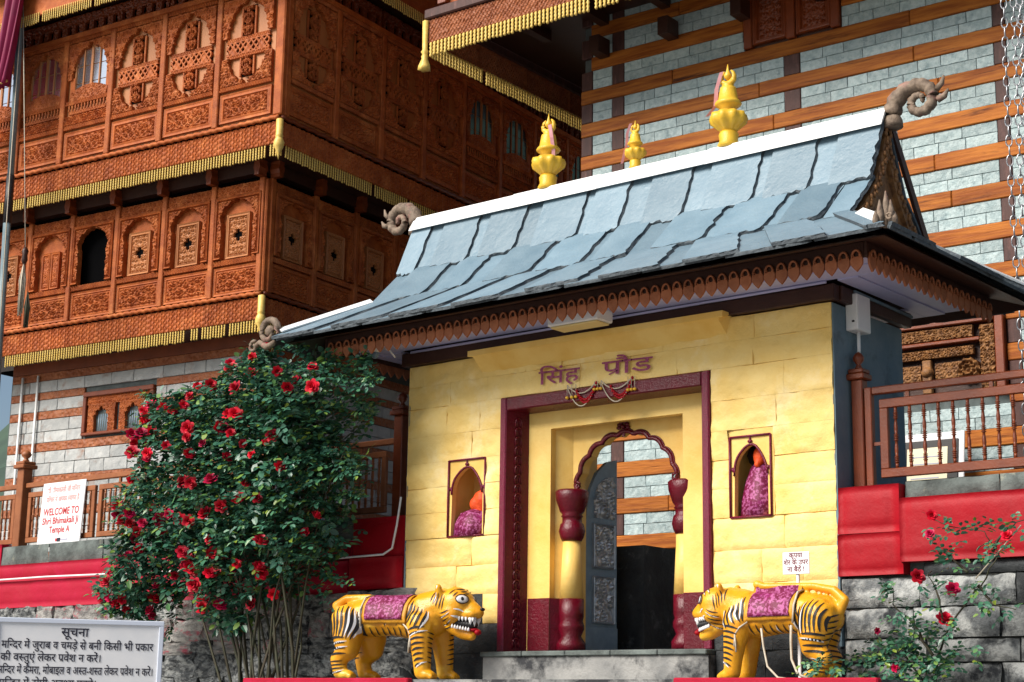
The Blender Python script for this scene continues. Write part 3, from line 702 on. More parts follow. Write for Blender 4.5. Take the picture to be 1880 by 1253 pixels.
# carcass: thick walls behind the painted blocks
NL = (-4.575, -4.065, .58, 1.39); NR = (-1.105, -.625, .58, 1.39)
core = MB()
def core_box(x0, x1, z0, z1): core.box(x0, x1, .045, 1.33, z0, z1)
for (x0, x1), nch in (((WL+.01, -3.78), NL), ((-1.37, -.015), NR)):
    core_box(x0, x1, -.595, nch[2]); core_box(x0, x1, nch[3], 2.455); core_box(x0, nch[0], nch[2], nch[3]); core_box(nch[1], x1, nch[2], nch[3])
    core.box(nch[0], nch[1], .42, 1.33, nch[2], nch[3])
core.box(-3.78, -1.37, .27, 1.33, 1.95, 2.455); core.box(-3.78, -1.37, .045, .27, 1.99, 2.455); core.box(-3.78, -3.69, .31, 1.33, -.595, 1.95); core.box(-1.46, -1.37, .31, 1.33, -.595, 1.95)
G(core, 'wall_core', YELS)
# painted masonry, block by block
def rough_block(w_, h_, seed, amp, m, jd=.016, d=.10, org=None):
    nx, nz = max(3, int(w_/(.03 if org else .06))), max(3, int(h_/(.03 if org else .06))); vs = []
    for j in range(nz+1):
        for i in range(nx+1):
            x, z = w_*i/nx, h_*j/nz; e = min(x, w_-x, z, h_-z)
            r = jd*(1-min(1, e/.03))**2
            if org: y = r-amp*(noise.fractal(Vector(((x+org[0])*2.2, (z+org[1])*4.2, 5.)), 1, 2, 5)+.35*noise.noise(Vector(((x+org[0])*11, (z+org[1])*15, 2.))))
            else: y = r-amp*(noise.fractal(Vector((x*4+seed*11, z*5, seed*3)), 1, 2, 4))
            vs.append((x, y, z))
    W = nx+1; b = MB(); b.add(vs, [(j*W+i, j*W+i+1, (j+1)*W+i+1, (j+1)*W+i) for j in range(nz) for i in range(nx)], True)
    b.add([(0, jd, 0), (w_, jd, 0), (w_, jd, h_), (0, jd, h_), (0, d, 0), (w_, d, 0), (w_, d, h_), (0, d, h_)], [(0, 4, 5, 1), (1, 5, 6, 2), (2, 6, 7, 3), (3, 7, 4, 0)])
    return b.mesh('block', m)
zs = [-.62, -.32, -.02, .28, .58, .85, 1.12, 1.39, 1.68, 1.99, 2.235, 2.465]
for z0, z1 in zip(zs[:-1], zs[1:]):
    if z0 < 1.98: runs = [(WL, -3.86), (-1.29, WR)]
    else: runs = [(WL, WR)]
    for x0, x1 in runs:
        segs = [(x0, x1)]
        for n_ in (NL, NR):
            if z1 > n_[2]+.01 and z0 < n_[3]-.01 and n_[0] > x0 and n_[1] < x1: segs = [(x0, n_[0]), (n_[1], x1)]
        for a, c in segs:
            x = a
            while x < c-.01:
                ww = rnd.uniform(.42, .95)
                if c-x-ww < .22: ww = c-x
                low = z1 < .02
                upper = z0 > 1.1
                mt = STONED if (z1 < -.30 or (x < -4.4 and z1 < -.0)) else YEL
                gobj('block', rough_block(ww-.0016, z1-z0-.0016, rnd.random()*20, .026 if upper else .016, mt, (.016 if z0 < .3 else .008 if z0 < 1.1 and x > -1.3 else .0025) if mt is YEL else .014, .10, (x, z0) if mt is YEL else None), (x+.0008, -.012, z0+.0008))
                x += ww
# right flank wall, blue-grey limewash
G(MB().box(-.012, .012, .0, 1.35, -.60, 2.46), 'flank_wall', BLUE)
G(MB().box(WL-.012, WL+.008, .0, 1.35, -.60, 2.46), 'flank_wall', BLUE)
# niches
for n_, fx0, fx1, fz0, fz1 in ((NL, -4.572, -4.07, .583, 1.386), (NR, -1.088, -.655, .575, 1.32)):
    w_ = n_[1]-n_[0]; h_ = .81; cx = (fx0+fx1)/2-n_[0]; a = (fx1-fx0)/2-.035; top = fz1-.58
    zs_ = top-.36; k = 18; arch = []
    for i in range(k+1):
        th = PI*i/k; lob = 1-.045*abs(math.sin(th*2.5)) ; arch.append((cx+a*math.cos(th)*lob, zs_+.26*math.sin(th)*lob+.03*max(0, math.sin(th))**6))
    poly = [(0, 0), (0, h_), (w_, h_), (w_, 0), (cx+a, 0)]+arch+[(cx-a, 0)]
    G(MB().prism([(n_[0]+x, .58+z) for x, z in poly], -.003, .06), 'niche_surround', YELS)
    nb = MB(); nb.box(n_[0], n_[1], .40, .415, .581, 1.389)                                            # back of the recess
    G(nb, 'niche_back', YEL)
    # painted outline
    yy = -.012
    fr = MB(); rw_ = .012
    for p, q in (((fx0, fz0), (fx1, fz0)), ((fx1, fz0), (fx1, fz1)), ((fx1, fz1), (fx0, fz1)), ((fx0, fz1), (fx0, fz0))):
        fr.tube([(p[0], yy, p[1]), ((p[0]+q[0])/2, yy-.004, (p[1]+q[1])/2), (q[0], yy, q[1])], rw_, 5)
    fr.tube([(n_[0]+x, yy, .58+z) for x, z in arch], .012, 5)
    fr.ball((n_[0]+cx, yy, fz1-.05), (.030, .01, .018), 1).ball((n_[0]+cx, yy, fz1-.035), (.012, .01, .035), 1)
    for s in (-1, 1): fr.ball((n_[0]+cx+s*(a+.005), yy, fz1-.30), (.022, .01, .022), 1)
    G(fr, 'niche_outline', BURD)
# burgundy frame: flat glitter border, carved splayed reveal
FO, FI, FB = 1.28, 1.195, 1.09     # half widths: outer, inner, back of splay
zt, zi, zbk = 1.985, 1.845, 1.855
def ring(h0, t0, y0, h1, t1, y1, m, name):
    """left jamb, head and right jamb of a splayed frame, each its own part"""
    zb_ = -.615
    for s in (-1, 1):
        G(MB().add([(DC+s*h0, y0, zb_), (DC+s*h1, y1, zb_), (DC+s*h1, y1, t1), (DC+s*h0, y0, t0), (DC+s*(h0+.02), y1+.02, zb_), (DC+s*(h0+.02), y1+.02, t0)], [(0, 1, 2, 3), (4, 5, 2, 1), (0, 3, 5, 4), (3, 2, 5)]), name, m)
    G(MB().add([(DC-h0, y0, t0), (DC-h1, y1, t1), (DC+h1, y1, t1), (DC+h0, y0, t0), (DC-h0, y1+.02, t0+.02), (DC+h0, y1+.02, t0+.02)], [(0, 1, 2, 3), (1, 4, 5, 2), (0, 3, 5, 4)]), name+'_head', m)
G(MB().bbox(DC-FO, DC-FI, -.045, .06, -.615, zt, .012), 'frame_border', BURD); G(MB().bbox(DC+FI, DC+FO, -.045, .06, -.615, zt, .012), 'frame_border', BURD)
G(MB().bbox(DC-FI, DC+FI, -.043, .06, zi, zt-.002, .012), 'frame_border', BUR)
ring(FI, zi, -.03, FB, zbk-.02, .24, BUR, 'frame_reveal')
# carved tongue ornaments down the reveals
tong = MB()
tp = [(.035*math.cos(PI*i/8), .045*math.sin(PI*i/8)) for i in range(9)]
tong.tube([(x, 0, z) for x, z in [(-.035, -.05)]+tp[::-1]+[(.035, -.05)]], .010, 5); tong.tube([(x*.5, 0, z*.5) for x, z in [(-.035, -.08)]+tp[::-1]+[(.035, -.08)]], .008, 5)
tme = tong.mesh('tongue_ornament', BUR)
ang = math.atan2(.27, FI-FB)
for k in range(24):
    z = -.52+k*.098
    gobj('tongue_ornament', tme, (DC-(FI+FB)/2+.002, .10, z), (0, 0, ang))
    gobj('tongue_ornament', tme, (DC+(FI+FB)/2-.002, .10, z), (0, 0, PI-ang))
# inner yellow order
OPx, OPz = .81, 1.655
pl_ = [(DC-FB-.02, -.61), (DC-FB-.02, zbk), (DC+FB+.02, zbk), (DC+FB+.02, -.61), (DC+OPx, -.61), (DC+OPx, OPz), (DC-OPx, OPz), (DC-OPx, -.61)]
G(MB().prism(pl_, .22, .30), 'inner_order', YELS)
for s in (-1, 1): G(MB().box(min(DC+s*OPx, DC+s*(FB-.004)), max(DC+s*OPx, DC+s*(FB-.004)), .2135, .2185, -.612, -.07), 'painted_plinth', BUR)
OB = .675
for s in (-1, 1):
    G(MB().add([(DC+s*OPx, .301, -.07), (DC+s*OB, .42, -.07), (DC+s*OB, .42, 1.70), (DC+s*OPx, .301, 1.66), (DC+s*(OPx+.03), .43, -.07), (DC+s*(OPx+.03), .43, 1.66)], [(0, 1, 2, 3), (1, 4, 5, 2), (0, 3, 5, 4), (3, 2, 5), (0, 4, 1)]), 'inner_splay', YELS)
    G(MB().add([(DC+s*(OPx+.001), .22, -.61), (DC+s*OB, .419, -.61), (DC+s*OB, .419, -.072), (DC+s*(OPx+.001), .22, -.072), (DC+s*(OPx+.03), .429, -.61), (DC+s*(OPx+.03), .429, -.072)], [(0, 1, 2, 3), (1, 4, 5, 2), (0, 3, 5, 4), (3, 2, 5)]), 'painted_plinth', BUR)
# cusped arch screen
AC = -2.585; ah = .60; az = 1.02; rise = .52; n_l = 4
def arch_r(th):
    best = 0
    for k in range(-n_l, n_l+1):
        t0 = PI/2+k*PI/(2*n_l+1); lx, lz, lr = ah*.80*math.cos(t0), rise*.80*math.sin(t0), .145
        bq = math.cos(th)*lx+math.sin(th)*lz; c = lx*lx+lz*lz-lr*lr; disc = bq*bq-c
        if disc > 0: best = max(best, bq+math.sqrt(disc))
    return best
apts = [(AC+arch_r(PI*i/90)*math.cos(PI*i/90), az+arch_r(PI*i/90)*math.sin(PI*i/90)) for i in range(91)]
xr, xl = apts[0][0], apts[-1][0]
poly = [(DC-OPx, -.61), (DC-OPx, 1.86), (DC+OPx, 1.86), (DC+OPx, -.61), (xr, -.61)]+apts+[(xl, -.61)]
G(MB().prism(poly, .422, .56), 'arch_screen', YELS)
tr = MB(); tr.tube([(x, .415, z) for x, z in apts], .022, 6); tr.tube([(x+(x-AC)*.045, .417, az+(z-az)*1.045) for x, z in apts], .010, 5)
for s, (x, z) in ((1, apts[0]), (-1, apts[-1])): tr.tube([(x+s*.03*math.cos(q), .413, z+.06+.03*math.sin(q)) for q in [i*.7 for i in range(10)]], .014, 5)
G(tr, 'arch_moulding', BUR)
fl = MB()
for k in range(7):
    a = PI*k/6; fl.ball((AC-.02+.055*math.cos(a), .405, 1.62+.06*math.sin(a)), (.032, .015, .022), 1)
fl.ball((AC-.02, .40, 1.63), .028, 1); fl.box(AC-.035, AC-.005, .405, .42, 1.53, 1.60); G(fl, 'arch_flower', BUR)
# turned columns beside the opening
for s in (-1, 1):
    cxp, cyp = (-3.20 if s < 0 else -1.82), .345
    G(MB().lathe([(.145, -.61), (.145, -.52), (.10, -.45), (.13, -.38), (.13, -.34), (.115, -.30), (.125, -.26), (.125, -.08)], cxp, cyp, n=20), 'column_base', BUR)
    G(MB().lathe([(.12, -.079), (.09, .50)], cxp, cyp, n=20), 'column_shaft', YELS)
    G(MB().lathe([(.10, .501), (.12, .54), (.135, .60), (.12, .67), (.10, .69), (.10, .74), (.115, .75), (.10, .77), (.125, .80), (.165, .92), (.172, 1.0), (.15, 1.02)], cxp, cyp, n=20), 'column_capital', BUR)
# passage walls, ceiling and the open leaf of the door
G(MB().box(DC-1.11, DC-1.05, .561, 1.34, -.61, 1.89).box(DC+1.05, DC+1.11, .561, 1.34, -.61, 1.89), 'passage_wall', YELS)
G(MB().box(DC-1.04, DC+1.04, .60, 1.34, 1.93, 1.945), 'passage_ceiling', WOODD)
leaf = G(MB().prism([(0, 0), (.50, 0), (.50, 2.02), (.34, 1.98), (.18, 1.85), (.08, 1.68), (.02, 1.45), (0, 1.2)], -.02, .02), 'door_leaf', BLUEM)
leaf.location = Vector((-3.24, .60, -.60))+GO; leaf.rotation_euler = (0, 0, R(86))
for z0, z1, sd in ((.30, .78, 61), (.86, 1.32, 62), (1.38, 1.84, 63)):
    hfn = fo(.36, z1-z0, .15, .045, sd, .0, False)
    kp = (lambda X, Z: np.ones_like(X, bool)) if z1 < 1.5 else (lambda X, Z: np.hypot((X-.36)/.33, np.maximum(0, Z-.18)/.27) < 1)
    pm = relief('embossed_panel', .34, z1-z0, .009, framed(hfn, .34, z1-z0, .02, .03) if z1 < 1.5 else hfn, kp, .0, SILV)
    obj('embossed_panel', pm, leaf, (.10, -.022, z0))
MB().bbox(-.01, .50, -.035, -.021, .02, .26, .005).build('kick_plate', BLUEM, leaf)
# threshold
for k in range(5): G(MB().bbox(-3.97+k*.54, -3.97+(k+1)*.54-.006, -.16, .028, -.66, -.612, .008), 'threshold_slab', KERB)
G(MB().box(-3.95, -1.27, -.13, .0, -.90, -.662), 'threshold_riser', PLAST)
# base stones in front of which the statues stand
for x0, x1 in ((WL-.02, -3.98), (-1.26, .02)):
    x = x0
    while x < x1-.05:
        ww = min(rnd.uniform(.4, .8), x1-x)
        gobj('base_stone', rough_block(ww-.006, .275, rnd.random()*20, .02, STONED, .012), (x+.003, -.03, -.90)); x += ww
# yellow cornice over the door, dark wall plate
G(MB().add([(-4.13, -.005, 2.29), (-1.10, -.005, 2.29), (-1.10, -.17, 2.43), (-4.13, -.17, 2.43), (-4.19, -.19, 2.44), (-1.04, -.19, 2.44), (-1.04, -.19, 2.50), (-4.19, -.19, 2.50), (-4.19, -.005, 2.50), (-1.04, -.005, 2.50)],
     [(0, 1, 2, 3), (3, 2, 5, 4), (4, 5, 6, 7), (7, 6, 9, 8), (1, 9, 6, 5, 2), (0, 3, 4, 7, 8)]), 'cornice', YELS)
G(MB().bbox(WL-.07, .07, -.08, .03, 2.475, 2.62, .01), 'wall_plate', WOODD)
G(MB().bbox(.012, .09, .031, 1.42, 2.475, 2.62, .01), 'wall_plate', WOODD); G(MB().bbox(WL-.09, WL-.012, .031, 1.42, 2.475, 2.62, .01), 'wall_plate', WOODD)
G(MB().tube([(-5.1, -.09, 2.615), (.0, -.09, 2.635)], .014, 6), 'white_conduit', LAV)
G(MB().tube([(.10, .25, 2.60), (.10, 1.40, 2.58)], .016, 6), 'flank_conduit', BLUE)

# ---- roof
YC = .485
XL, XR = -5.56, .37           # gable ends
EL, ER = -6.05, 1.15          # eaves
P = [(.455, 4.23), (.19, 3.60), (-.27, 3.14), (-.70, 2.895), (-1.15, 2.68)]
ROWS = [(0, 1), (1, 2), (2, 4)]
def mir(y): return 2*YC-y
# soffit, fascia and under-eave boards
FL, FR_, FF, FBk = -5.72, .748, -.748, 1.718
def soffit_boards():
    n_b = 4
    for k in range(n_b):
        y0 = FF+.02+(.66/n_b)*k; G(MB().box(FL+.02, FR_-.02, y0+.003, y0+.66/n_b-.003, 2.640+.012*(k % 2), 2.665), 'soffit_board', LAV)
    for x0, x1 in ((.10, FR_-.02), (FL+.02, WL-.095)):
        for k in range(3):
            a = x0+(x1-x0)/3*k; G(MB().box(a+.003, a+(x1-x0)/3-.003, -.065, FBk-.02, 2.638+.012*(k % 2), 2.665), 'soffit_board', LAV)
    G(MB().box(WL-.09, .095, 1.36, FBk-.02, 2.638, 2.665), 'soffit_board', LAV)
soffit_boards()
G(MB().bbox(FL, FR_-.02, FF-.012, FF+.018, 2.60, 2.74, .006), 'fascia', WOODD); G(MB().bbox(FR_-.018, FR_+.012, FF-.012, FBk, 2.60, 2.74, .006), 'fascia', WOODD); G(MB().bbox(FL-.032, FL-.002, FF-.012, FBk, 2.60, 2.74, .006), 'fascia', WOODD)
# pierced valance: one tooth at a time
tooth = MB()
sh = [(-.036, .115), (-.046, .085), (-.057, .045), (-.055, .010), (-.032, -.022), (0, -.055), (.032, -.022), (.055, .010), (.057, .045), (.046, .085), (.036, .115), (.016, .075), (-.016, .075)]
tooth.prism(sh, -.012, .010)
tooth.tube([(.036*math.cos(PI*(i-1)/8), -.016, .085+.046*math.sin(PI*(i-1)/8)) for i in range(11)], .011, 5)
tm = tooth.mesh('valance_tooth', mat('valance_wood', (.36, .125, .055), (.27, .085, .035), .5, 12, bump=.003, bscale=60, rnd_v=.15, spec=.3))
n_t = 53; tw = (FR_-FL-.04)/n_t
for k in range(n_t): gobj('valance_tooth', tm, (FL+.02+tw*(k+.5), FF-.016, 2.535))
n_s = 20; tw2 = (FBk-FF)/n_s
for k in range(n_s): gobj('valance_tooth', tm, (FR_+.018, FF+tw2*(k+.5), 2.535), (0, 0, PI/2))
for k in range(n_s): gobj('valance_tooth', tm, (FL-.04, FF+tw2*(k+.5), 2.535), (0, 0, -PI/2))
# under-eave skirt boards (dark) from fascia out to the slate edge
G(MB().add([(FL, FF-.01, 2.74), (FR_, FF-.01, 2.74), (ER-.06, -1.09, 2.655), (EL+.05, -1.09, 2.655)], [(0, 1, 2, 3)]), 'eave_underside', WOODD)
G(MB().add([(FR_, FF-.01, 2.74), (FR_, FBk, 2.74), (ER-.06, mir(-1.09), 2.655), (ER-.06, -1.09, 2.655)], [(0, 1, 2, 3)]), 'eave_underside', WOODD)
G(MB().add([(FL, FBk, 2.74), (FL, FF-.01, 2.74), (EL+.05, -1.09, 2.655), (EL+.05, mir(-1.09), 2.655)], [(0, 1, 2, 3)]), 'eave_underside', WOODD)
# timber body under the slates
rb = MB()
front = [(y, z-.05) for y, z in P]; back = [(mir(y), z) for y, z in front][::-1]
prof = front[:3]+[(mir(y), z) for y, z in front[:3]][::-1]
nP = len(prof); vs = [(XL+.05, y, z) for y, z in prof]+[(XR-.07, y, z) for y, z in prof]
rb.add(vs, [tuple(range(nP)), tuple(range(2*nP-1, nP-1, -1))]+[(i, i+nP, (i+1) % nP+nP, (i+1) % nP) for i in range(nP)])
G(rb, 'roof_core', WOODD)
sk = MB()
t_ = [(XL+.03, P[2][0]+.02, P[2][1]-.06), (XR-.04, P[2][0]+.02, P[2][1]-.06), (XR-.04, mir(P[2][0])-.02, P[2][1]-.06), (XL+.03, mir(P[2][0])-.02, P[2][1]-.06)]
m_ = [(XL-.20, P[3][0]+.02, P[3][1]-.06), (XR+.34, P[3][0]+.02, P[3][1]-.06), (XR+.34, mir(P[3][0]), P[3][1]-.06), (XL-.20, mir(P[3][0]), P[3][1]-.06)]
b_ = [(EL+.04, -1.10, 2.662), (ER-.05, -1.10, 2.662), (ER-.05, mir(-1.10), 2.662), (EL+.04, mir(-1.10), 2.662)]
sk.add(t_+m_+b_, [(i, i+4, (i+1) % 4+4, (i+1) % 4) for i in range(4)]+[(i+4, i+8, (i+1) % 4+8, (i+1) % 4+4) for i in range(4)]+[(3, 2, 1, 0)])
G(sk, 'skirt_core', WOODD)
# slates: irregular hand-split, thick chipped edges
def slate(A0, A1, B0, B1, u0, u1, s0, s1, lift, th, jag, seed):
    rg = random.Random(seed); A0, A1, B0, B1 = map(Vector, (A0, A1, B0, B1))
    nrm = (A1-A0).cross(B0-A0).normalized()
    if nrm.z < 0: nrm = -nrm
    W = (A1-A0).length; Ln = (B0-A0).length; du, ds = 1/W, 1/Ln
    def pt(u, s, h): return (A0.lerp(A1, u)).lerp(B0.lerp(B1, u), s)+nrm*h
    rim = []
    nb, nr = 12, 10
    ul, ur, st, sb = u0, u1, s0, s1
    tilt = rg.uniform(-.02, .02)
    cr_ = rg.uniform(.02, .07)
    for i in range(5): rim.append((ul+rg.uniform(-.004, .004)*du, st+(sb-st)*i/5, 0))
    for i in range(nb): f = i/nb; rim.append((ul+(ur-ul)*f, sb+(tilt*f+rg.uniform(-jag, jag)*.5-(cr_*max(0, (f-.85)/.15)**1.5))*ds, 1))
    for i in range(nr): f = i/nr; rim.append((ur+(rg.uniform(-jag, jag)*.5-.3*cr_*max(0, 1-f*5))*du, sb+(st-sb)*f+(tilt-cr_)*ds*(1-f), 1))
    rim.append((ur, st, 0)); n_r = len(rim)
    cu, cs = (ul+ur)/2, (st+sb)/2
    def h_at(u, s): return lift+ (s-s0)/(s1-s0)*.012
    vs = [pt(u, s, h_at(u, s)-.012) for u, s, k in rim]
    vs += [pt(u+(-.010 if k else 0)*du*(1 if u > cu else -.0)+rg.uniform(-.006, 0)*du*k, s-(k*rg.uniform(.002, .010))*ds, h_at(u, s)+th*.45) for u, s, k in rim]
    ins = [(u+(cu-u)*(.0 if not k else 0)-(k*rg.uniform(.004, .020))*du*(1 if (u-cu) > .45*(ur-ul) else 0), s-(k*rg.uniform(.004, .022))*ds*(1 if (s-cs) > .42*(sb-st) else 0), k) for u, s, k in rim]
    vs += [pt(u, s, h_at(u, s)+th) for u, s, k in ins]
    f = [(i, (i+1) % n_r, (i+1) % n_r+n_r, i+n_r) for i in range(n_r)]+[(i+n_r, (i+1) % n_r+n_r, (i+1) % n_r+2*n_r, i+2*n_r) for i in range(n_r)]
    f += [tuple(2*n_r+i for i in range(n_r)), tuple(range(n_r))[::-1]]
    sl_ = MB().add(vs, f); sl_.top = 2*n_r; return sl_
sid = [100]
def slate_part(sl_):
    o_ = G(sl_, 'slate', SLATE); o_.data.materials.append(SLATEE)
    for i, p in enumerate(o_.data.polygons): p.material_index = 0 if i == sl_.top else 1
def slate_row(A0, A1, B0, B1, pitch=.72, over=.50, off=0., layer=0., tops=True):
    W = (Vector(A1)-Vector(A0)).length
    x = off-pitch
    while x < W:                                   # under layer, butted side by side
        a, c = max(0, x), min(W, x+pitch)
        if c-a > .03:
            sid[0] += 1; slate_part(slate(A0, A1, B0, B1, a/W+.002/W, c/W-.002/W, -.06, 1.03+rnd.uniform(-.01, .015), .012+layer, .018, .012, sid[0]))
        x += pitch
    if not tops: return
    x = off-pitch-.34
    while x < W:                                   # over layer, covering the joints
        o_ = over*rnd.uniform(.82, 1.25)
        a, c = max(.0, x), min(W, x+o_)
        if c-a > .10:
            sid[0] += 1; slate_part(slate(A0, A1, B0, B1, a/W, c/W, -.03, 1.0+rnd.uniform(.02, .075), .040+layer, .022, .034, sid[0]))
        x += pitch*rnd.uniform(.96, 1.04)
rows = []
def xl_at(i): return (XL, XL, XL, XL-.24, EL)[i]
def xr_at(i): return (XR, XR, XR, XR+.38, ER)[i]
for i, j in ROWS:
    (y0, z0), (y1, z1) = P[i], P[j]
    slate_row((xl_at(i), y0, z0), (xr_at(i), y0, z0), (xl_at(j), y1, z1), (xr_at(j), y1, z1), off=(.16, .62, .34)[i], tops=True)
    slate_row((xr_at(i), mir(y0), z0), (xl_at(i), mir(y0), z0), (xr_at(j), mir(y1), z1), (xl_at(j), mir(y1), z1), off=.3, tops=False)
    if i == 2:
        slate_row((xr_at(i), y0, z0), (xr_at(i), mir(y0), z0), (xr_at(j), y1, z1), (xr_at(j), mir(y1), z1), off=.2)
        slate_row((xl_at(i), mir(y0), z0), (xl_at(i), y0, z0), (xl_at(j), mir(y1), z1), (xl_at(j), y1, z1), off=.4)
# white ridge capping in lapped lengths
segs = [XL-.02, -4.1, -2.95, -1.55, XR+.02]
for k in range(4):
    a, c = segs[k], segs[k+1]+(.0 if k == 3 else .05); o_ = .0 if k % 2 == 0 else .006
    G(MB().prism([(-.0, 0)]*0+[(YC-.165-o_, 4.175-o_), (YC-.06-o_, 4.355+o_), (YC+.06+o_, 4.355+o_), (YC+.165+o_, 4.175-o_), (YC+.15, 4.175), (YC+.045, 4.34), (YC-.045, 4.34), (YC-.15, 4.175)], a, c), 'ridge_capping', WMET)
for o in list(gate.children):
    if o.name.startswith('ridge_capping'):          # outline was laid in y,z: swap it onto the ridge line
        for v in o.data.vertices: x, y, z = v.co; v.co = (y, x, z)
        o.data.flip_normals()
def hip_cap(a, c):
    a, c = Vector(a), Vector(c); d = (c-a).normalized(); s_ = d.cross(Vector((0, 0, 1))).normalized(); up = s_.cross(d)
    vs = []
    for p, wd in ((a, .07), (c, .095)):
        vs += [p-s_*wd+up*.035, p+up*.085, p+s_*wd+up*.035, p-s_*wd*.9+up*.02, p+up*.06, p+s_*wd*.9+up*.02]
    return MB().add(vs, [(0, 1, 7, 6), (1, 2, 8, 7), (3, 9, 10, 4), (4, 10, 11, 5), (0, 6, 9, 3), (2, 5, 11, 8), (6, 7, 10, 9), (7, 8, 11, 10), (0, 3, 4, 1), (1, 4, 5, 2)])
G(hip_cap((XL+.01, P[2][0]+.02, P[2][1]+.03), (EL, -1.13, 2.74)), 'hip_capping', WMET)
G(hip_cap((XR+.22, P[2][0]-.22, P[2][1]-.10), (ER-.06, -1.06, 2.74)), 'hip_capping', WMET)
G(hip_cap((XR, mir(P[2][0]), P[2][1]+.03), (ER+.02, mir(-1.16), 2.73)), 'hip_capping', WMET)
G(hip_cap((XL, mir(P[2][0]), P[2][1]+.03), (EL, mir(-1.13), 2.74)), 'hip_capping', WMET)
# bargeboards: carved, curved, front and back on each gable
def barge(x0, x1, rev):
    pts = [(.47, 4.20), (.36, 3.90), (.22, 3.62), (.0, 3.36), (-.26, 3.16)]
    wd = (.07, .10, .12, .14, .16)
    b = MB(); vs = []
    for (y, z), w_ in zip(pts, wd):
        y_in = y+w_
        if rev: y, y_in = mir(y), mir(y_in)
        vs += [(x0, y, z-.02), (x0, y_in, z-.06), (x1, y, z-.02), (x1, y_in, z-.06)]
    fs = []
    for i in range(len(pts)-1):
        a, c = i*4, i*4+4; fs += [(a, a+1, c+1, c), (a+2, c+2, c+3, a+3), (a, c, c+2, a+2), (a+1, a+3, c+3, c+1)]
    b.add(vs, fs); 
    # beads and leaf scrolls
    for i in range(30):
        f = i/29*(len(pts)-1.001); k = int(f); q = f-k; y = pts[k][0]*(1-q)+pts[k+1][0]*q+.05+.03*math.sin(i*1.9); z = pts[k][1]*(1-q)+pts[k+1][1]*q-.04
        if rev: y = mir(y)
        b.ball((x1+.008, y, z), (.018, .026, .034), 1)
    return b
for xa, xb in ((XR-.06, XR), (XL+.06, XL)):
    for rev in (0, 1): G(barge(xa, xb+(.0), rev), 'bargeboard', CARVED)
for xa in (XR-.065, XL+.045):
    G(MB().add([(xa, YC, 4.14), (xa, .02, 3.18), (xa, mir(.02), 3.18), (xa+.02, YC, 4.14), (xa+.02, .02, 3.18), (xa+.02, mir(.02), 3.18)], [(0, 1, 2), (5, 4, 3), (0, 3, 4, 1), (1, 4, 5, 2), (2, 5, 3, 0)]), 'gable_board', CARVED)
# dark rear roof edge beyond the gable
G(MB().add([(XR-.02, YC+.06, 4.20), (XR+.015, YC+.06, 4.20), (XR-.02, mir(-.27)-.02, 3.16), (XR+.015, mir(-.27)-.02, 3.16), (XR-.02, YC+.16, 4.19), (XR+.015, YC+.16, 4.19), (XR-.02, mir(-.27)+.06, 3.20), (XR+.015, mir(-.27)+.06, 3.20)], [(1, 3, 7, 5), (0, 4, 6, 2), (0, 1, 5, 4), (2, 6, 7, 3), (4, 5, 7, 6), (0, 2, 3, 1)]), 'verge_board', WOODD)
# finials: turned pots with lotus bowls and crescents
def finial(x, s):
    f_ = G(MB().lathe([(.10, 0), (.115, .02), (.09, .07), (.10, .13), (.085, .16)], 0, 0, 0, n=14), 'finial', GOLD)
    f_.location = Vector((x, YC, 4.35))+GO; f_.scale = (s, s, s)
    MB().lathe([(.07, .155), (.085, .175), (.11, .20), (.165, .25), (.178, .30), (.165, .345), (.10, .355)], n=36, lobes=9, amp=.10).build('lotus_bowl', GOLD, f_)
    MB().lathe([(.06, .35), (.085, .37), (.07, .40), (.12, .43), (.135, .45), (.12, .475), (.10, .49), (.082, .60), (.078, .62), (.05, .63), (.06, .65), (.035, .67)], n=16).build('bell', GOLD, f_)
    cr = MB(); cr.tube([(.074*math.cos(a), 0, .735+.074*math.sin(a)) for a in [R(120+i*30) for i in range(11)]], [.008, .018, .026, .03, .032, .033, .032, .03, .026, .018, .008], 6)
    cr.build('crescent', GOLD, f_); MB().lathe([(.012, .70), (.038, .73), (.04, .755), (.02, .79), (.012, .82), (.003, .87)], n=10).build('tip', GOLD, f_)
    return f_
finial(-3.67, 1.0); finial(-2.51, .62); finial(-1.365, 1.02)
# faded ribbons on the finials
for x, s, sd in ((-2.51, .62, 1), (-1.365, 1.0, -1), (-3.67, .9, 2)):
    b = MB(); sg = -1 if sd != 2 else 1
    path = [Vector((x+sg*.05*s, YC-.05, 4.35+.80*s)), Vector((x+sg*.10*s, YC-.07, 4.35+.62*s)), Vector((x+sg*.12*s, YC-.06, 4.35+.45*s)), Vector((x+sg*(.22 if sd != 2 else .12)*s, YC-.06, 4.35+(.12 if sd == 1 else .36)*s))]
    vs = []
    for i, p in enumerate(path): vs += [p+Vector((-.017*s, 0, 0)), p+Vector((.017*s, .02, .01)), p+Vector((.017*s, .023, .01)), p+Vector((-.017*s, .004, 0))]
    fs = [(i*4+k, i*4+(k+1) % 4, i*4+4+(k+1) % 4, i*4+4+k) for i in range(len(path)-1) for k in range(4)]
    G(b.add(vs, fs), 'ribbon', mat('faded_pink_ribbon', (.55, .28, .30), (.48, .2, .22), .8, 9) if 'faded_pink_ribbon' not in MATS else MATS['faded_pink_ribbon'])
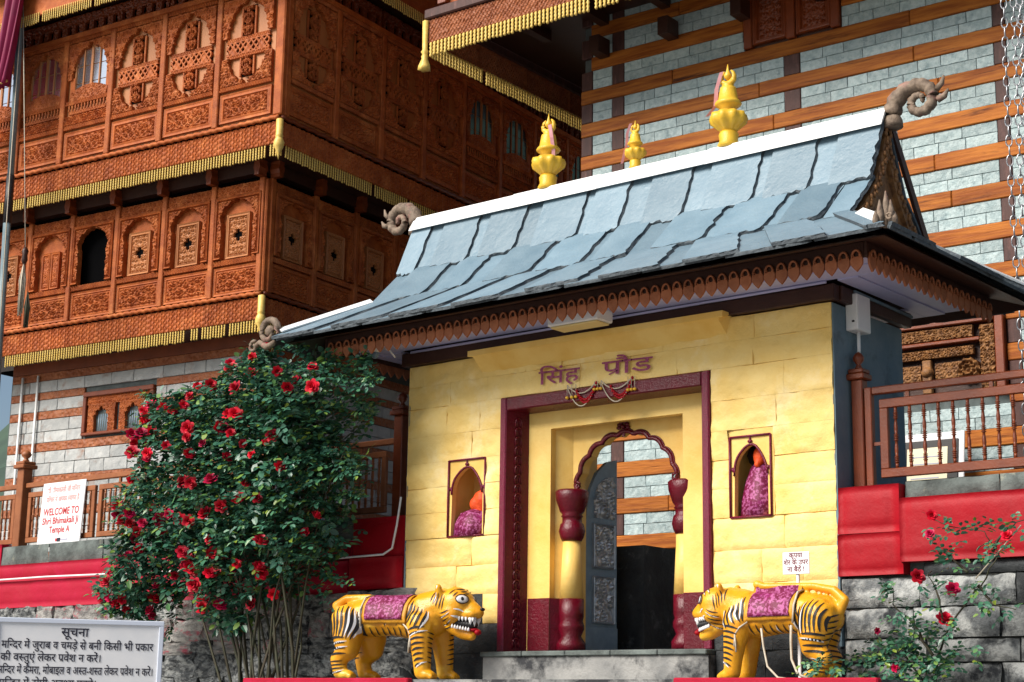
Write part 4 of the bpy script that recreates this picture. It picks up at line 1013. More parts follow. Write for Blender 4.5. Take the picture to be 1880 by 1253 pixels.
# ridge-end dragons' heads: curling horns
def spiral_horn(ox, sgn, name):
    pts = []; rad = []
    key = [(0, -.16, .088), (-.01, -.02, .088), (.03, .09, .082), (.12, .175, .075), (.24, .205, .066)]
    cx, cz, r0 = .27, .045, .160
    for i in range(0, 15): a = PI/2-.15-i*.60; r = r0*(1-i*.062); key.append((cx+r*math.cos(a), cz+r*math.sin(a), .060*(1-i*.048)))
    m_k = 4
    for i in range(len(key)-1):
        for k in range(m_k):
            q = k/m_k; pts.append((ox+sgn*(key[i][0]*(1-q)+key[i+1][0]*q), YC, 4.33+key[i][1]*(1-q)+key[i+1][1]*q)); rad.append((key[i][2]*(1-q)+key[i+1][2]*q)*(1.05 if k < 3 else .90))
    b = MB(); b.tube(pts, rad, 12)
    b.tube([(ox+sgn*.44, YC, 4.33+.12), (ox+sgn*.50, YC, 4.33+.17), (ox+sgn*.52, YC, 4.33+.24)], [.03, .025, .008], 6); b.tube([(ox+sgn*.45, YC, 4.33+.02), (ox+sgn*.52, YC, 4.33+.04), (ox+sgn*.56, YC, 4.33+.10)], [.035, .03, .008], 6)
    h = G(b, name, SCROLL); return h
spiral_horn(XR+.06, 1, 'ridge_horn'); spiral_horn(XL-.05, -1, 'ridge_horn')
# scroll at the left hip end, leaf finial at the right hip end
b = MB(); c0 = Vector((EL-.17, -1.16, 2.80))
pts = []
for i in range(22):
    a = R(-20)+i*.42; r = .155*(1-i*.036); pts.append((c0.x+.0+r*math.cos(a), c0.y, c0.z+r*math.sin(a)))
b.tube(pts[::-1], [.022+.0010*i for i in range(22)], 7); 
b.tube([(c0.x+.10, c0.y, c0.z-.13), (c0.x-.02, c0.y, c0.z-.17), (c0.x-.14, c0.y, c0.z-.10), (c0.x-.19, c0.y, c0.z-.13)], [.03, .04, .03, .03], 7)
pts = []
for i in range(14): a = R(60)+i*.5; r = .07*(1-i*.055); pts.append((c0.x-.235+r*math.cos(a), c0.y, c0.z-.14+r*math.sin(a)))
b.tube(pts, .020, 6); b.ball((c0.x+.02, c0.y-.01, c0.z), (.06, .04, .055), 2)
G(b, 'hip_scroll', SCROLL)
lf = MB(); c1 = Vector((ER-.03, -1.10, 2.76))
for k, (dx, hh, wd) in enumerate(((0, .30, .055), (-.07, .22, .05), (.07, .22, .05), (-.12, .12, .045), (.12, .12, .045))):
    lf.lathe([(wd*.5, -.02), (wd*.62, hh*.35), (wd*.5, hh*.6), (.004, hh*.98)], c1.x+dx*.5, c1.y+dx*.4-abs(dx)*.2, c1.z-.03, n=7, lobes=3, amp=.15)
for s in (-1, 1): lf.tube([(c1.x+s*.05+.025*math.cos(q), c1.y-.05, c1.z+.03+.025*math.sin(q)) for q in [i*.8 for i in range(8)]], .010, 5)
G(lf, 'hip_finial', SCROLL)

# ------------------------------------------------------------------ retaining walls either side of the gate
rub = [rubble_mesh(k, STONE) for k in range(5)]; rubp = [rubble_mesh(k+9, STONEP) for k in range(4)]; rubd = [rubble_mesh(k+20, STONED) for k in range(3)]
def rubble_face(root, x0, x1, z0, z1, y, hmin, hmax, wmin, wmax, kinds, vis_z):
    z = z1
    while z > z0+.04:
        h = min(rnd.uniform(hmin, hmax), z-z0); x = x0-rnd.uniform(0, .2)
        while x < x1:
            ww = rnd.uniform(wmin, wmax)
            if z > vis_z:
                me = rnd.choice(kinds(x, z)); obj('stone', me, root, (x+ww/2, y+.10+rnd.uniform(-.015, .02), z-h/2), (rnd.uniform(-.03, .03), rnd.uniform(-.02, .02), rnd.uniform(-.04, .04)), (ww*1.02, .30, h*1.04))
            x += ww
        z -= h
lw = empty('retaining_wall', (-9.6, .2, -2.8)); tag(lw, 'rubble stone terrace wall with pinkish red painted band left of the gate', 'wall')
LWo = Vector((9.6, -.2, 2.8))
lwi = obj('wall_core', MB().box(-14.2, -5.20, .12, .41, -2.79, .60).mesh('wall_core', ASHM), lw, LWo)
class Off:                                            # gives stones their place inside a wall's own frame
    def __init__(s, root, off): s.root, s.off = root, off
def place_rubble(root, off, *a):
    n0 = set(root.children); rubble_face(root, *a)
    for o in set(root.children)-n0: o.location = Vector(o.location)+off
place_rubble(lw, LWo, -13.4, -5.25, -1.6, .06, .03, .15, .26, .28, .62, lambda x, z: rubp+rub if z > -.55 else rub, -1.5)
def plaster(x0, x1, z0, z1, y, seed, m, amp=.015, d=.2, round_=.03):
    nx, nz = max(4, int((x1-x0)/.08)), max(4, int((z1-z0)/.06)); vs = []
    for j in range(nz+1):
        for i in range(nx+1):
            x, z = x0+(x1-x0)*i/nx, z0+(z1-z0)*j/nz; e = min(x-x0, x1-x, z-z0, z1-z); r = round_*(1-min(1, e/.06))**2
            vs.append((x, y+r-amp*noise.fractal(Vector((x*1.7+seed, z*2.4, seed)), 1, 2, 4), z))
    W = nx+1; b = MB(); b.add(vs, [(j*W+i, j*W+i+1, (j+1)*W+i+1, (j+1)*W+i) for j in range(nz) for i in range(nx)], True)
    edge = [j*W for j in range(nz+1)]+[nz*W+i for i in range(1, nx+1)]+[j*W+nx for j in range(nz-1, -1, -1)]+[i for i in range(nx-1, 0, -1)]
    back = [(vs[k][0], y+d, vs[k][2]) for k in edge]; n0 = len(vs); b.v += back; L_ = len(edge)
    for k in range(L_): b.f.append((edge[k], n0+k, n0+(k+1) % L_, edge[(k+1) % L_])); b.sm.append(False)
    return b
obj('painted_band', plaster(-14.0, -6.02, .05, .40, -.05, 3, PINK).mesh('painted_band', PINK), lw, LWo)
obj('painted_band', plaster(-14.0, -6.02, .405, .63, -.015, 4, PINK).mesh('painted_band', PINK), lw, LWo)
obj('painted_block', plaster(-6.0, -5.20, .08, .42, -.05, 5, RED).mesh('painted_block', RED), lw, LWo)
obj('painted_block', plaster(-6.0, -5.20, .425, .86, .0, 6, RED).mesh('painted_block', RED), lw, LWo)
obj('painted_block', plaster(-13.6, -12.80, .635, .93, .06, 16, PINK).mesh('painted_block', PINK), lw, LWo)
x = -12.78
while x < -6.1:
    ww = rnd.uniform(.7, 1.15); ww = min(ww, -6.02-x); obj('coping_stone', rough_block(ww-.012, .245, rnd.random()*9, .03, KERB, .02, .34), lw, LWo+Vector((x+.006, .07, .64))); x += ww
obj('white_conduit', MB().tube([(-14, -.075, .42), (-11.5, -.075, .43), (-9, -.07, .40), (-6.05, -.075, .43), (-5.45, -.06, .44), (-5.32, -.06, .50), (-5.27, -.05, .75), (-5.24, -.03, 1.05)], .012, 6).mesh('white_conduit', WMET), lw, LWo)

rwl = empty('retaining_wall', (1.7, .2, -2.8)); tag(rwl, 'dark weathered stone wall with crimson painted band right of the gate', 'wall')
RWo = Vector((-1.7, -.2, 2.8))
obj('wall_core', MB().box(.03, 4.2, .12, .41, -2.79, .60).mesh('wall_core', ASHM), rwl, RWo)
# big squared blocks
z = -.02
while z > -1.6:
    h = rnd.choice((.20, .26, .30)); x = .02+rnd.uniform(-.15, 0)
    first = True
    while x < 3.6:
        ww = rnd.uniform(.42, .95); a = max(x, .02); b_ = x+ww
        ztop = z if a < .62 else min(z+.0, z)
        if b_-a > .1: obj('stone', rough_block(b_-a-.014, h-.012, rnd.random()*20, .05, rnd.choice((STONE, STONE, STONED)), .035, .2), rwl, RWo+Vector((a+.007, .0, z-h+.006)))
        x = b_
    z -= h
obj('stone', rough_block(.52, .105, 3., .04, STONED, .03, .2).copy(), rwl, RWo+Vector((.78, .02, -.015)))
x = 1.31
while x < 3.5: obj('stone', rough_block(.6, .105, rnd.random()*9, .04, STONED, .03, .2), rwl, RWo+Vector((x, .02, -.015))); x += .61
obj('painted_block', plaster(.0, .62, .0, .36, -.04, 7, RED, .025).mesh('painted_block', RED), rwl, RWo)
obj('painted_block', plaster(.0, .60, .365, .775, -.03, 8, RED, .02).mesh('painted_block', RED), rwl, RWo)
obj('painted_band', plaster(.605, 3.6, .10, .645, -.055, 9, RED, .015).mesh('painted_band', RED), rwl, RWo)
x = .61
while x < 3.4:
    ww = rnd.uniform(.7, 1.1); obj('coping_stone', rough_block(ww-.01, .15, rnd.random()*9, .03, KERB, .02, .34), rwl, RWo+Vector((x+.005, .07, .65))); x += ww

# ------------------------------------------------------------------ railings
def baluster_mesh(h, m, r=.017):
    prof = [(r*.9, 0), (r*.9, h*.10)]
    for c in (.14, .50, .86):
        for q in (-.045, -.015, .015, .045): prof += [(r*.7, h*(c+q-.010)), (r*1.35, h*(c+q-.003)), (r*1.35, h*(c+q+.005)), (r*.7, h*(c+q+.012))]
        if c < .8: prof += [(r*1.05, h*(c+.12)), (r*1.1, h*(c+.18)), (r*.85, h*(c+.24))]
    prof += [(r*.9, h*.93), (r*.9, h)]
    return MB().lathe(prof, n=8).mesh('baluster', m)
def rail_post(root, x, y, z0, z1, m, s=.055):
    p = MB().bbox(x-s, x+s, y-s, y+s, z0, z1, .008).build('post', m, root)
    MB().bbox(x-s*1.6, x+s*1.6, y-s*1.6, y+s*1.6, z1, z1+.055, .01).build('cap', m, p); MB().bbox(x-s*1.35, x+s*1.35, y-s*1.35, y+s*1.35, z1+.057, z1+.10, .01).build('cap', m, p)
    MB().lathe([(s*.7, 0), (s*.5, .03), (s*.35, .045), (s*.85, .08), (s*.95, .11), (s*.6, .145), (s*.1, .165)], x, y, z1+.10, n=12).build('ball', m, p)
def rail_panel(root, x0, x1, y, z0, z1, m, bm_, step, bw=.06, frame=True):
    """framed panel of turned balusters"""
    MB().bbox(x0, x1, y-.025, y+.025, z1-bw, z1, .006).build('panel_frame', m, root); MB().bbox(x0, x1, y-.025, y+.025, z0, z0+bw, .006).build('panel_frame', m, root)
    MB().bbox(x0, x0+bw, y-.024, y+.024, z0+bw, z1-bw, .006).build('panel_frame', m, root); MB().bbox(x1-bw, x1, y-.024, y+.024, z0+bw, z1-bw, .006).build('panel_frame', m, root)
    n_ = max(1, round((x1-x0-2*bw)/step)); st_ = (x1-x0-2*bw)/n_
    for k in range(n_): obj('baluster', bm_, root, (x0+bw+st_*(k+.5), y, z0+bw))
rr = empty('railing', (0, 0, 0)); rr.location = (.1, .3, .6)
tag(rr, 'varnished reddish wood railing with turned balusters right of the gate', 'railing')
def loc_fix(root):
    L0 = root.location.copy()
    for o in root.children: o.location = Vector(o.location)-L0
bal_r = baluster_mesh(.53, WOODR)
rail_post(rr, .095, .3, .76, 1.78, WOODR)
MB().bbox(.155, .225, .265, .335, .765, 1.70, .008).build('stile', WOODR, rr)
MB().bbox(.226, 3.4, .27, .33, 1.63, 1.70, .010).build('top_rail', WOODR, rr)
for q in (.55, 1.33, 2.2, 3.0): MB().box(q, q+.035, .285, .315, 1.582, 1.629).build('spacer', WOODR, rr)
MB().box(.2255, .2935, .29, .31, 1.17, 1.20).build('spacer', WOODR, rr)
rail_panel(rr, .295, 1.95, .3, .875, 1.58, WOODR, baluster_mesh(.545, WOODR), .136, .08)
rail_panel(rr, 2.0, 3.4, .3, .875, 1.58, WOODR, baluster_mesh(.545, WOODR), .136, .08)
rail_post(rr, 3.47, .3, .76, 1.78, WOODR)
loc_fix(rr)
rl = empty('railing', (-9, .3, .6)); tag(rl, 'pale brown wooden railing with turned balusters on the wall left of the gate', 'railing')
bal_l = baluster_mesh(.49, WOODL)
rail_post(rl, -12.70, .3, .885, 1.98, WOODL, .075); rail_post(rl, -5.57, .3, .86, 2.02, WOODR, .065)
MB().bbox(-12.62, -5.64, .27, .33, 1.705, 1.775, .010).build('top_rail', WOODL, rl)
MB().bbox(-14.2, -12.78, .27, .33, 1.705, 1.775, .010).build('top_rail', WOODL, rl)
xs_ = [-12.55, -10.98, -9.62, -8.26, -6.92, -5.70]
rail_panel(rl, -14.1, -12.85, .3, .95, 1.64, WOODL, baluster_mesh(.55, WOODL), .10, .07)
for a, c in zip(xs_[:-1], xs_[1:]):
    rail_panel(rl, a, c-.08, .3, .95, 1.64, WOODL, baluster_mesh(.55, WOODL), .10, .07)
    for q in (a+.4, c-.5): MB().box(q, q+.035, .285, .315, 1.641, 1.704).build('spacer', WOODL, rl)
loc_fix(rl)
for o in (rl, rr):
    for p in [c for c in o.children if c.name.startswith('post')]: pass

lettering('painted_word', 'सिंह', .21, MAUVE, gate, Vector((-3.09, -.040, 2.065))+GO, (0, R(1.2), 0), width=.52, weight=.008)
lettering('painted_word', 'प्रौड', .21, MAUVE, gate, Vector((-2.245, -.040, 2.07))+GO, (0, R(1.2), 0), width=.60, weight=.008)

# ------------------------------------------------------------------ painted tiger statues
def evaluated(o):
    bpy.context.view_layer.update()
    return bpy.data.meshes.new_from_object(o.evaluated_get(bpy.context.evaluated_depsgraph_get()))
def chain(mb, pts, dens=.25, sub=2):
    """overlapping balls from joint to joint with changing radius; pts: x, y, z, r or x, y, z, (rx, ry, rz)"""
    for a, c in zip(pts[:-1], pts[1:]):
        d = (Vector(a[:3])-Vector(c[:3])).length; n_ = max(1, int(d/(dens*min(a[3], c[3]))))
        for k in range(n_+1): q = k/n_; mb.ball([a[i]*(1-q)+c[i]*q for i in range(3)], a[3]*(1-q)+c[3]*q, sub)
def tiger(label, loc, rz, scale, tail_over, mirror=1):
    root = empty('tiger_statue', loc, rz); root.scale = (scale,)*3
    tag(root, label, 'statue', 'painted tiger statues flanking the gate')
    m = mirror                                            # +1: the side seen is -y of the animal
    b = MB()
    chain(b, [(-.50, 0, .57, .185), (-.30, 0, .60, .19), (-.05, 0, .60, .185), (.20, 0, .585, .205), (.38, 0, .60, .21)])
    chain(b, [(.36, 0, .64, .20), (.52, 0, .69, .175)])
    # head: skull, cheeks, muzzle, hanging lower jaw
    b.ball((.66, 0, .705), (.185, .170, .165), 3)
    for s in (-1, 1): b.ball((.66, s*.095, .63), (.11, .085, .115), 2); b.ball((.82, s*.045, .615), (.105, .060, .055), 2)
    chain(b, [(.70, 0, .72, .11), (.82, 0, .665, .082), (.90, 0, .625, .058)])
    chain(b, [(.64, 0, .52, .095), (.74, 0, .445, .068), (.83, 0, .415, .05)])
    for s in (-1, 1):
        chain(b, [(.55, s*.125, .80, .042), (.545, s*.15, .86, .034)])
        # fore leg
        fx = .37+(.05 if s*m > 0 else 0)
        chain(b, [(fx-.02, s*.12, .52, .15), (fx+.0, s*.155, .36, .112), (fx+.02, s*.16, .20, .092), (fx+.03, s*.16, .08, .082)])
        b.ball((fx+.075, s*.16, .05), (.095, .078, .052), 2)
        for t in (-1, 0, 1): b.ball((fx+.145, s*.16+t*.042, .036), (.034, .026, .034), 1)
        # hind leg: heavy thigh, knee forward, hock back
        hx = -.52+(.08 if s*m > 0 else 0)
        chain(b, [(hx+.02, s*.10, .55, .18), (hx+.05, s*.14, .41, .155), (hx+.06, s*.15, .29, .112)]); chain(b, [(hx+.06, s*.15, .29, .105), (hx-.05, s*.15, .19, .080), (hx-.02, s*.15, .08, .077)])
        b.ball((hx+.04, s*.15, .05), (.10, .075, .052), 2)
        for t in (-1, 0, 1): b.ball((hx+.115, s*.15+t*.04, .036), (.034, .025, .034), 1)
    if tail_over: chain(b, [(-.64, 0, .60, .055), (-.70, 0, .70, .048), (-.60, 0, .79, .042), (-.38, .0, .835, .036), (-.05, .0, .845, .034), (.14, .02, .85, .036), (.20, .03, .87, .044)])
    else: chain(b, [(-.64, 0, .62, .05), (-.72, 0, .72, .045), (-.60, 0, .785, .04), (-.32, 0, .79, .034)])
    tmp = b.build('tmp', None)
    rm = tmp.modifiers.new('r', 'REMESH'); rm.mode = 'VOXEL'; rm.voxel_size = .0125; rm.use_smooth_shade = True
    sm = tmp.modifiers.new('s', 'SMOOTH'); sm.iterations = 5; sm.factor = .5
    me = evaluated(tmp); me.name = 'body'; bpy.data.objects.remove(tmp); me.materials.clear(); me.materials.append(TIGER)
    for p in me.polygons: p.use_smooth = True
    obj('body', me, root)
    bv = BVHTree.FromPolygons([v.co.copy() for v in me.vertices], [tuple(p.vertices) for p in me.polygons])
    # hand-painted strokes laid on the skin
    def stroke(dst, p0, p1, wd, side, bend=0, off=.006):
        """p0, p1 in (x, z) of the flank; projected onto that side"""
        n_ = 9; P0, P1 = Vector(p0), Vector(p1); d = (P1-P0); nn = Vector((-d.y, d.x)).normalized(); vs = []; ok = []
        for i in range(n_+1):
            q = i/n_; c = P0+d*q+nn*bend*math.sin(PI*q); wq = wd*(math.sin(PI*min(1, q*.9+.05)))**.8
            for sgn in (-1, 1):
                x, z = c+nn*sgn*wq/2; hit = bv.ray_cast(Vector((x, side*1.2, z)), Vector((0, -side, 0)))
                if hit[0] is None: vs.append(None)
                else: vs.append(hit[0]+hit[1]*off)
        for i in range(n_):
            q = [vs[2*i], vs[2*i+1], vs[2*i+3], vs[2*i+2]]
            if all(v is not None for v in q) and max((a-b_).length for a in q for b_ in q) < .12: dst.add(q, [(0, 1, 2, 3) if side < 0 else (3, 2, 1, 0)])
    rg = random.Random(int(scale*1000))
    blk, wht = MB(), MB()
    for side in (-1, 1):
        def both(p0, p1, w_, bend=0, white=.5):
            stroke(blk, p0, p1, w_, side, bend)
            if rg.random() < white*.6: stroke(wht, (p0[0]+w_*.9, p0[1]-.01), (p1[0]+w_*.9, p1[1]+.015), w_*.75, side, bend)
        for k in range(9): x = -.30+k*.072; both((x+rg.uniform(-.01, .01), .75), (x-.03, .50+rg.uniform(0, .07)), .020, rg.uniform(-.02, .02))            # ribs
        for k in range(9): a = k/8; both((-.70+.40*a, .60+.10*math.sin(a*3)), (-.62+.28*a, .42-.05*a), .024, .025)                                       # haunch
        for k in range(4): z = .35-k*.05; both((-.66, z+.02), (-.42, z+.05), .022, .012, .4)
        for k in range(4): z = .17-k*.034; both((-.62, z), (-.48, z+.012), .014, 0, .3)
        for k in range(6): x = .22+k*.045; both((x, .74-.02*k), (x-.05, .56-.02*k), .022, .015)                                                           # shoulder
        for k in range(8): z = .46-k*.048; both((.28+.012*k, z), (.45, z+.03), .021, .01, .4)
        for k in range(7): x = -.22+k*.07; both((x, .50), (x-.02, .41), .016, .01, .2)
        for k in range(5): x = .50+k*.030; both((x, .84-.015*k), (x-.03, .72-.02*k), .012, .0)                                                              # nape
        for k in range(5): z = .62-k*.035; both((.56, z), (.68, z+.03), .011, -.01, .6)                                                                     # cheek
        for k in range(3): both((.70+k*.035, .84-.025*k), (.66+k*.045, .79-.02*k), .010, 0, .9)                                                              # brow
        stroke(wht, (.70, .595), (.92, .575), .030, side, -.01); stroke(wht, (.72, .655), (.80, .63), .016, side, .01)
    def xstroke(dst, y0, y1, z0, z1, wd, xs_):
        n_ = 7; vs = []
        for i in range(n_+1):
            q = i/n_
            for sgn in (-1, 1):
                hit = bv.ray_cast(Vector((xs_*1.5, y0+(y1-y0)*q, z0+(z1-z0)*q+sgn*wd/2*math.sin(PI*(q*.9+.05)))), Vector((-xs_, 0, 0)))
                vs.append(hit[0]+hit[1]*.006 if hit[0] is not None else None)
        for i in range(n_):
            q = [vs[2*i], vs[2*i+1], vs[2*i+3], vs[2*i+2]]
            if all(v is not None for v in q) and max((a-b_).length for a in q for b_ in q) < .09: dst.add(q, [(0, 1, 2, 3)])
    for s in (-1, 1):
        for k in range(7): z = .15+k*.045; xstroke(blk, s*.10, s*.20, z, z+.02, .014, 1)
        for k in range(9): z = .14+k*.05; xstroke(blk, s*.05, s*.20, z+.03, z, .016, -1)
        for k in range(3): xstroke(blk, s*.02, s*.09, .80+k*.02, .79+k*.024, .010, 1)
    tag(blk.build('black_stripes', BLACK, root), kind='stuff'); tag(wht.build('white_stripes', WHITE, root), kind='stuff')
    # face
    for s in (-1, 1):
        hit = bv.ray_cast(Vector((.775+.5, s*.6, .745+.1)), Vector((-.5, -s*.50, -.1)).normalized())
        hp, hn = hit[0], hit[1].normalized(); tx = Vector((0, 0, 1)).cross(hn).normalized(); tz = hn.cross(tx)
        e = MB().ball((0, 0, 0), (.062, .014, .040), 2).build('eye', WHITE, root)
        e.matrix_basis = Matrix(((tx.x, hn.x, tz.x, hp.x), (tx.y, hn.y, tz.y, hp.y), (tx.z, hn.z, tz.z, hp.z), (0, 0, 0, 1)))
        MB().ball((0, .010, .0), (.017, .009, .020), 2).build('pupil', BLACK, e)
        MB().tube([(.066*math.cos(a), .004, .044*math.sin(a)) for a in [i*PI/8 for i in range(17)]], .0045, 5).build('eye_line', BLACK, e)
        MB().ball((.545, s*.155, .86), (.018, .03, .03), 1).build('inner_ear', WHITE, root)
    mouth = MB(); 
    for k in range(7): q = k/6; mouth.ball((.69+.15*q, 0, .535-.02*q), (.05, .105-.03*q, .052-.006*q), 2)
    mo = mouth.build('mouth', BLACK, root)
    tt = MB()
    for s in (-1, 1):
        for k in range(7):
            q = k/6; x, y = .69+.19*q, s*(.125-.065*q)
            tt.lathe([(.001, -.034), (.012, -.016), (.013, .008)], x, y, .585-.015*q, n=6); tt.lathe([(.013, -.008), (.011, .014), (.001, .030)], .69+.145*q, s*(.118-.055*q), .492-.030*q, n=6)
        for q in range(2): tt.lathe([(.002, -.095), (.017, -.055), (.020, .0)], .855+.025*q, s*(.062-.03*q), .60-.01*q, n=8)
    tt.build('teeth', WHITE, mo)
    MB().ball((.835, 0, .468), (.075, .05, .022), 2).ball((.90, 0, .445), (.032, .04, .028), 2).build('tongue', ORANGE if False else RED, mo)
    MB().ball((.945, 0, .655), (.022, .035, .018), 2).build('nose', BLACK, root)
    # brocade saddle cloth with a gold border
    def drape(x0, x1, ang, off, m_, name, par, hole=None):
        nx, na = 26, 30; vs = []
        for i in range(nx+1):
            x = x0+(x1-x0)*i/nx
            for j in range(na+1):
                a = -ang+2*ang*j/na; d = Vector((0, math.sin(a), math.cos(a))); hit = bv.ray_cast(Vector((x, 0, .60))+d*.6, -d)
                h = hit[0] if hit[0] else Vector((x, 0, .6))+d*.2
                rr_ = min((h-Vector((x, 0, .60))).length, .225)
                vs.append(Vector((x, 0, .60))+d*(rr_+off+.007*math.sin(x*34+a*3)*abs(math.sin(a))))
        W = na+1; fs = [(i*W+j, i*W+j+1, (i+1)*W+j+1, (i+1)*W+j) for i in range(nx) for j in range(na)]
        return MB().add(vs, fs, True).build(name, m_, par)
    cl = drape(-.29, .23, 1.95, .012, CLOTHB, 'saddle_cloth', root); drape(-.25, .19, 1.74, .021, CLOTH, 'brocade_panel', cl)
    for q in (cl,)+tuple(cl.children): sol = q.modifiers.new('s', 'SOLIDIFY'); sol.thickness = .006; sol.offset = -1
    # tie cords
    b = MB(); sd_ = -1*m
    MB().tube([(-.29, sd_*.205, .50), (-.30, sd_*.20, .66), (-.295, sd_*.12, .78), (-.29, 0, .81)], .010, 5).build('tie_cord', ROPE, root)
    b.tube([(.20, sd_*.20, .52), (.27, sd_*.23, .47), (.31, sd_*.245, .41), (.315, sd_*.25, .30)], .009, 5); b.tube([(.31, sd_*.245, .41), (.30, sd_*.25, .34), (.295, sd_*.25, .25)], .009, 5)
    if tail_over:
        MB().tube([(-.27, sd_*.20, .48), (-.275, sd_*.215, .34), (-.28, sd_*.22, .18), (-.36, sd_*.25, .05), (-.50, sd_*.28, .012)], .013, 5).build('tie_cord', ROPE, root); MB().tube([(.05, sd_*.20, .46), (.02, sd_*.215, .30), (-.03, sd_*.23, .12), (-.16, sd_*.26, .02), (-.26, sd_*.28, .01)], .011, 5).build('tie_cord', ROPE, root)
    b.build('tie_cord', ROPE, root)
    return root
tiger('orange painted tiger statue facing right with open fanged mouth and magenta saddle cloth', (-4.72, -.58, -.905), R(10), 1.06, False, 1)
tiger('orange painted tiger statue facing left, tail over its back, little sign behind it', (-.25, -.62, -.905), R(180-3), .93, True, -1)

# ------------------------------------------------------------------ small things about the gate
sg = empty('warning_placard', (-.13, -.48, -.905)); tag(sg, 'small white placard on a stake behind the right tiger, dark red writing', 'sign')
MB().bbox(-.014, .014, -.01, .01, .0, .92, .004).build('stake', WHITE, sg); pb = MB().bbox(-.135, .125, -.022, -.012, .895, 1.085, .003).build('board', WHITE, sg)
for t_, z in (('कृपया', 1.038), ('शेर के उपर', .978), ('ना बैठें !', .918)): lettering('lettering', t_, .06, MATS['red_lettering'] if False else mat('maroon_ink', (.14, .01, .03), None, .6) if 'maroon_ink' not in MATS else MATS['maroon_ink'], pb, (-.005, -.0245, z))
for s, me in ((-1, None), (1, None)): pass
for (x, tilt, lab) in ((-4.33, .0, 'vermilion smeared idol with dark red cloth in the niche left of the door'), (-.91, .04, 'dark idol wrapped in patterned red cloth in the niche right of the door')):
    idl = empty('idol', (x, .19, .583)); idl.scale = (1.15,)*3; tag(idl, lab, 'idol')
    b = MB()
    if x < -3:
        for k in range(8): b.ball((.05+rnd.uniform(-.05, .05), rnd.uniform(-.03, .03), .30+rnd.uniform(-.05, .08)), rnd.uniform(.06, .10), 2)
        cl = MB().lathe([(.21, 0), (.20, .12), (.15, .22), (.06, .26)], 0, 0, 0, n=18, lobes=5, amp=.06)
        cl.build('wrap_cloth', CLOTH, idl)
        o_ = b.build('smeared_stone', ORANGE, idl)
    else:
        cl = MB().lathe([(.17, 0), (.16, .14), (.13, .28), (.09, .40), (.05, .45)], .04, 0, 0, n=18, lobes=5, amp=.06); cl.build('wrap_cloth', CLOTH, idl)
        b.ball((.05, -.05, .49), (.060, .06, .085), 2).ball((.05, -.09, .42), (.03, .03, .03), 2); o_ = b.build('smeared_head', ORANGE, idl)
        MB().ball((-.01, .07, .52), (.13, .07, .12), 2).build('dark_hood', BLACK, idl)
    rm = o_.modifiers.new('r', 'REMESH'); rm.mode = 'VOXEL'; rm.voxel_size = .016; rm.use_smooth_shade = True
# bead garland over the door
gl = empty('bead_garland', (-2.54, -.06, 2.0)); tag(gl, 'white and red bead garland with yellow pompoms hanging over the door', 'garland')
def catenary(x0, z0, x1, z1, sag, n_=18): return [(x0+(x1-x0)*i/n_, 0, z0+(z1-z0)*i/n_-sag*4*(i/n_)*(1-i/n_)) for i in range(n_+1)]
for x0, x1 in ((-.42, -.06), (.0, .38)):
    for sag, m_, r_, z in ((.10, ROPE, .007, .02), (.15, RED, .013, .01), (.17, RED, .013, .0), (.21, ROPE, .006, .0)):
        b = MB()
        if m_ is RED:
            for p in catenary(x0+.10, z-.02, x1, z, sag, 14)[1:]: b.ball(p, .015, 1)
        else: b.tube(catenary(x0, z, x1, z, sag), r_, 5)
        b.build('bead_string', m_, gl)
for x in (-.42, -.36, -.31, -.08, -.04, .0, .33, .37, .41):
    b = MB().tube([(x, -.005, .02), (x, -.005, -.10 if abs(x) > .2 else -.05)], .004, 4); z = -.11 if abs(x) > .2 else -.06
    b.build('drop_string', ROPE, gl); MB().ball((x, -.005, z), (.022, .02, .018), 1).build('pompom', GOLD, gl)
# lamp under the soffit
lp = empty('soffit_lamp', (-2.55, -.40, 2.50)); tag(lp, 'flat cream rectangular lamp fixed under the eave above the door', 'lamp')
LAMPF = mat('cream_diffuser', (.72, .58, .26), None, .4)
MB().bbox(-.31, .31, -.13, .13, .02, .145, .012).build('housing', WMET, lp); MB().bbox(-.28, .28, -.11, .11, .0, .019, .006).build('diffuser', LAMPF, lp)
mbx = empty('meter_box', (.013, .36, 2.22)); tag(mbx, 'white metal meter box on the blue flank wall above the railing post', 'box')
MB().bbox(.0, .12, -.13, .13, .02, .36, .008).build('casing', WMET, mbx); MB().bbox(.1205, .124, -.10, .10, .05, .33, .002).build('door', WHITE, mbx)
for dz in (.08, .12): MB().lathe([(.01, 0), (.01, .006)], 0, 0, 0, n=8).build('screw', BLACK, mbx, loc=(.06+dz*.2, -.131, .1), rot=(R(90), 0, 0))
MB().tube([(.06, 0, .03), (.06, 0, -.12), (.05, .0, -.30)], .018, 6).build('conduit', WMET, mbx)
cc = empty('bracket_camera', (-5.32, -.42, 2.56)); tag(cc, 'small dark dome camera under the left end of the eave', 'camera')
MB().lathe([(.05, .085), (.05, .04), (.035, .03)], n=12).build('mount', WMET, cc); MB().ball((0, 0, .0), (.045, .045, .045), 2).build('dome', BLUEM, cc)
arm = empty('cable_bracket', (-5.22, -.30, 2.57)); tag(arm, 'pale strip with a hanging cable end at the left corner of the eave', 'bracket')
MB().tube([(-.08, -.06, .08), (.0, 0, .05), (.05, .04, -.03)], .012, 6).build('strip', WMET, arm)

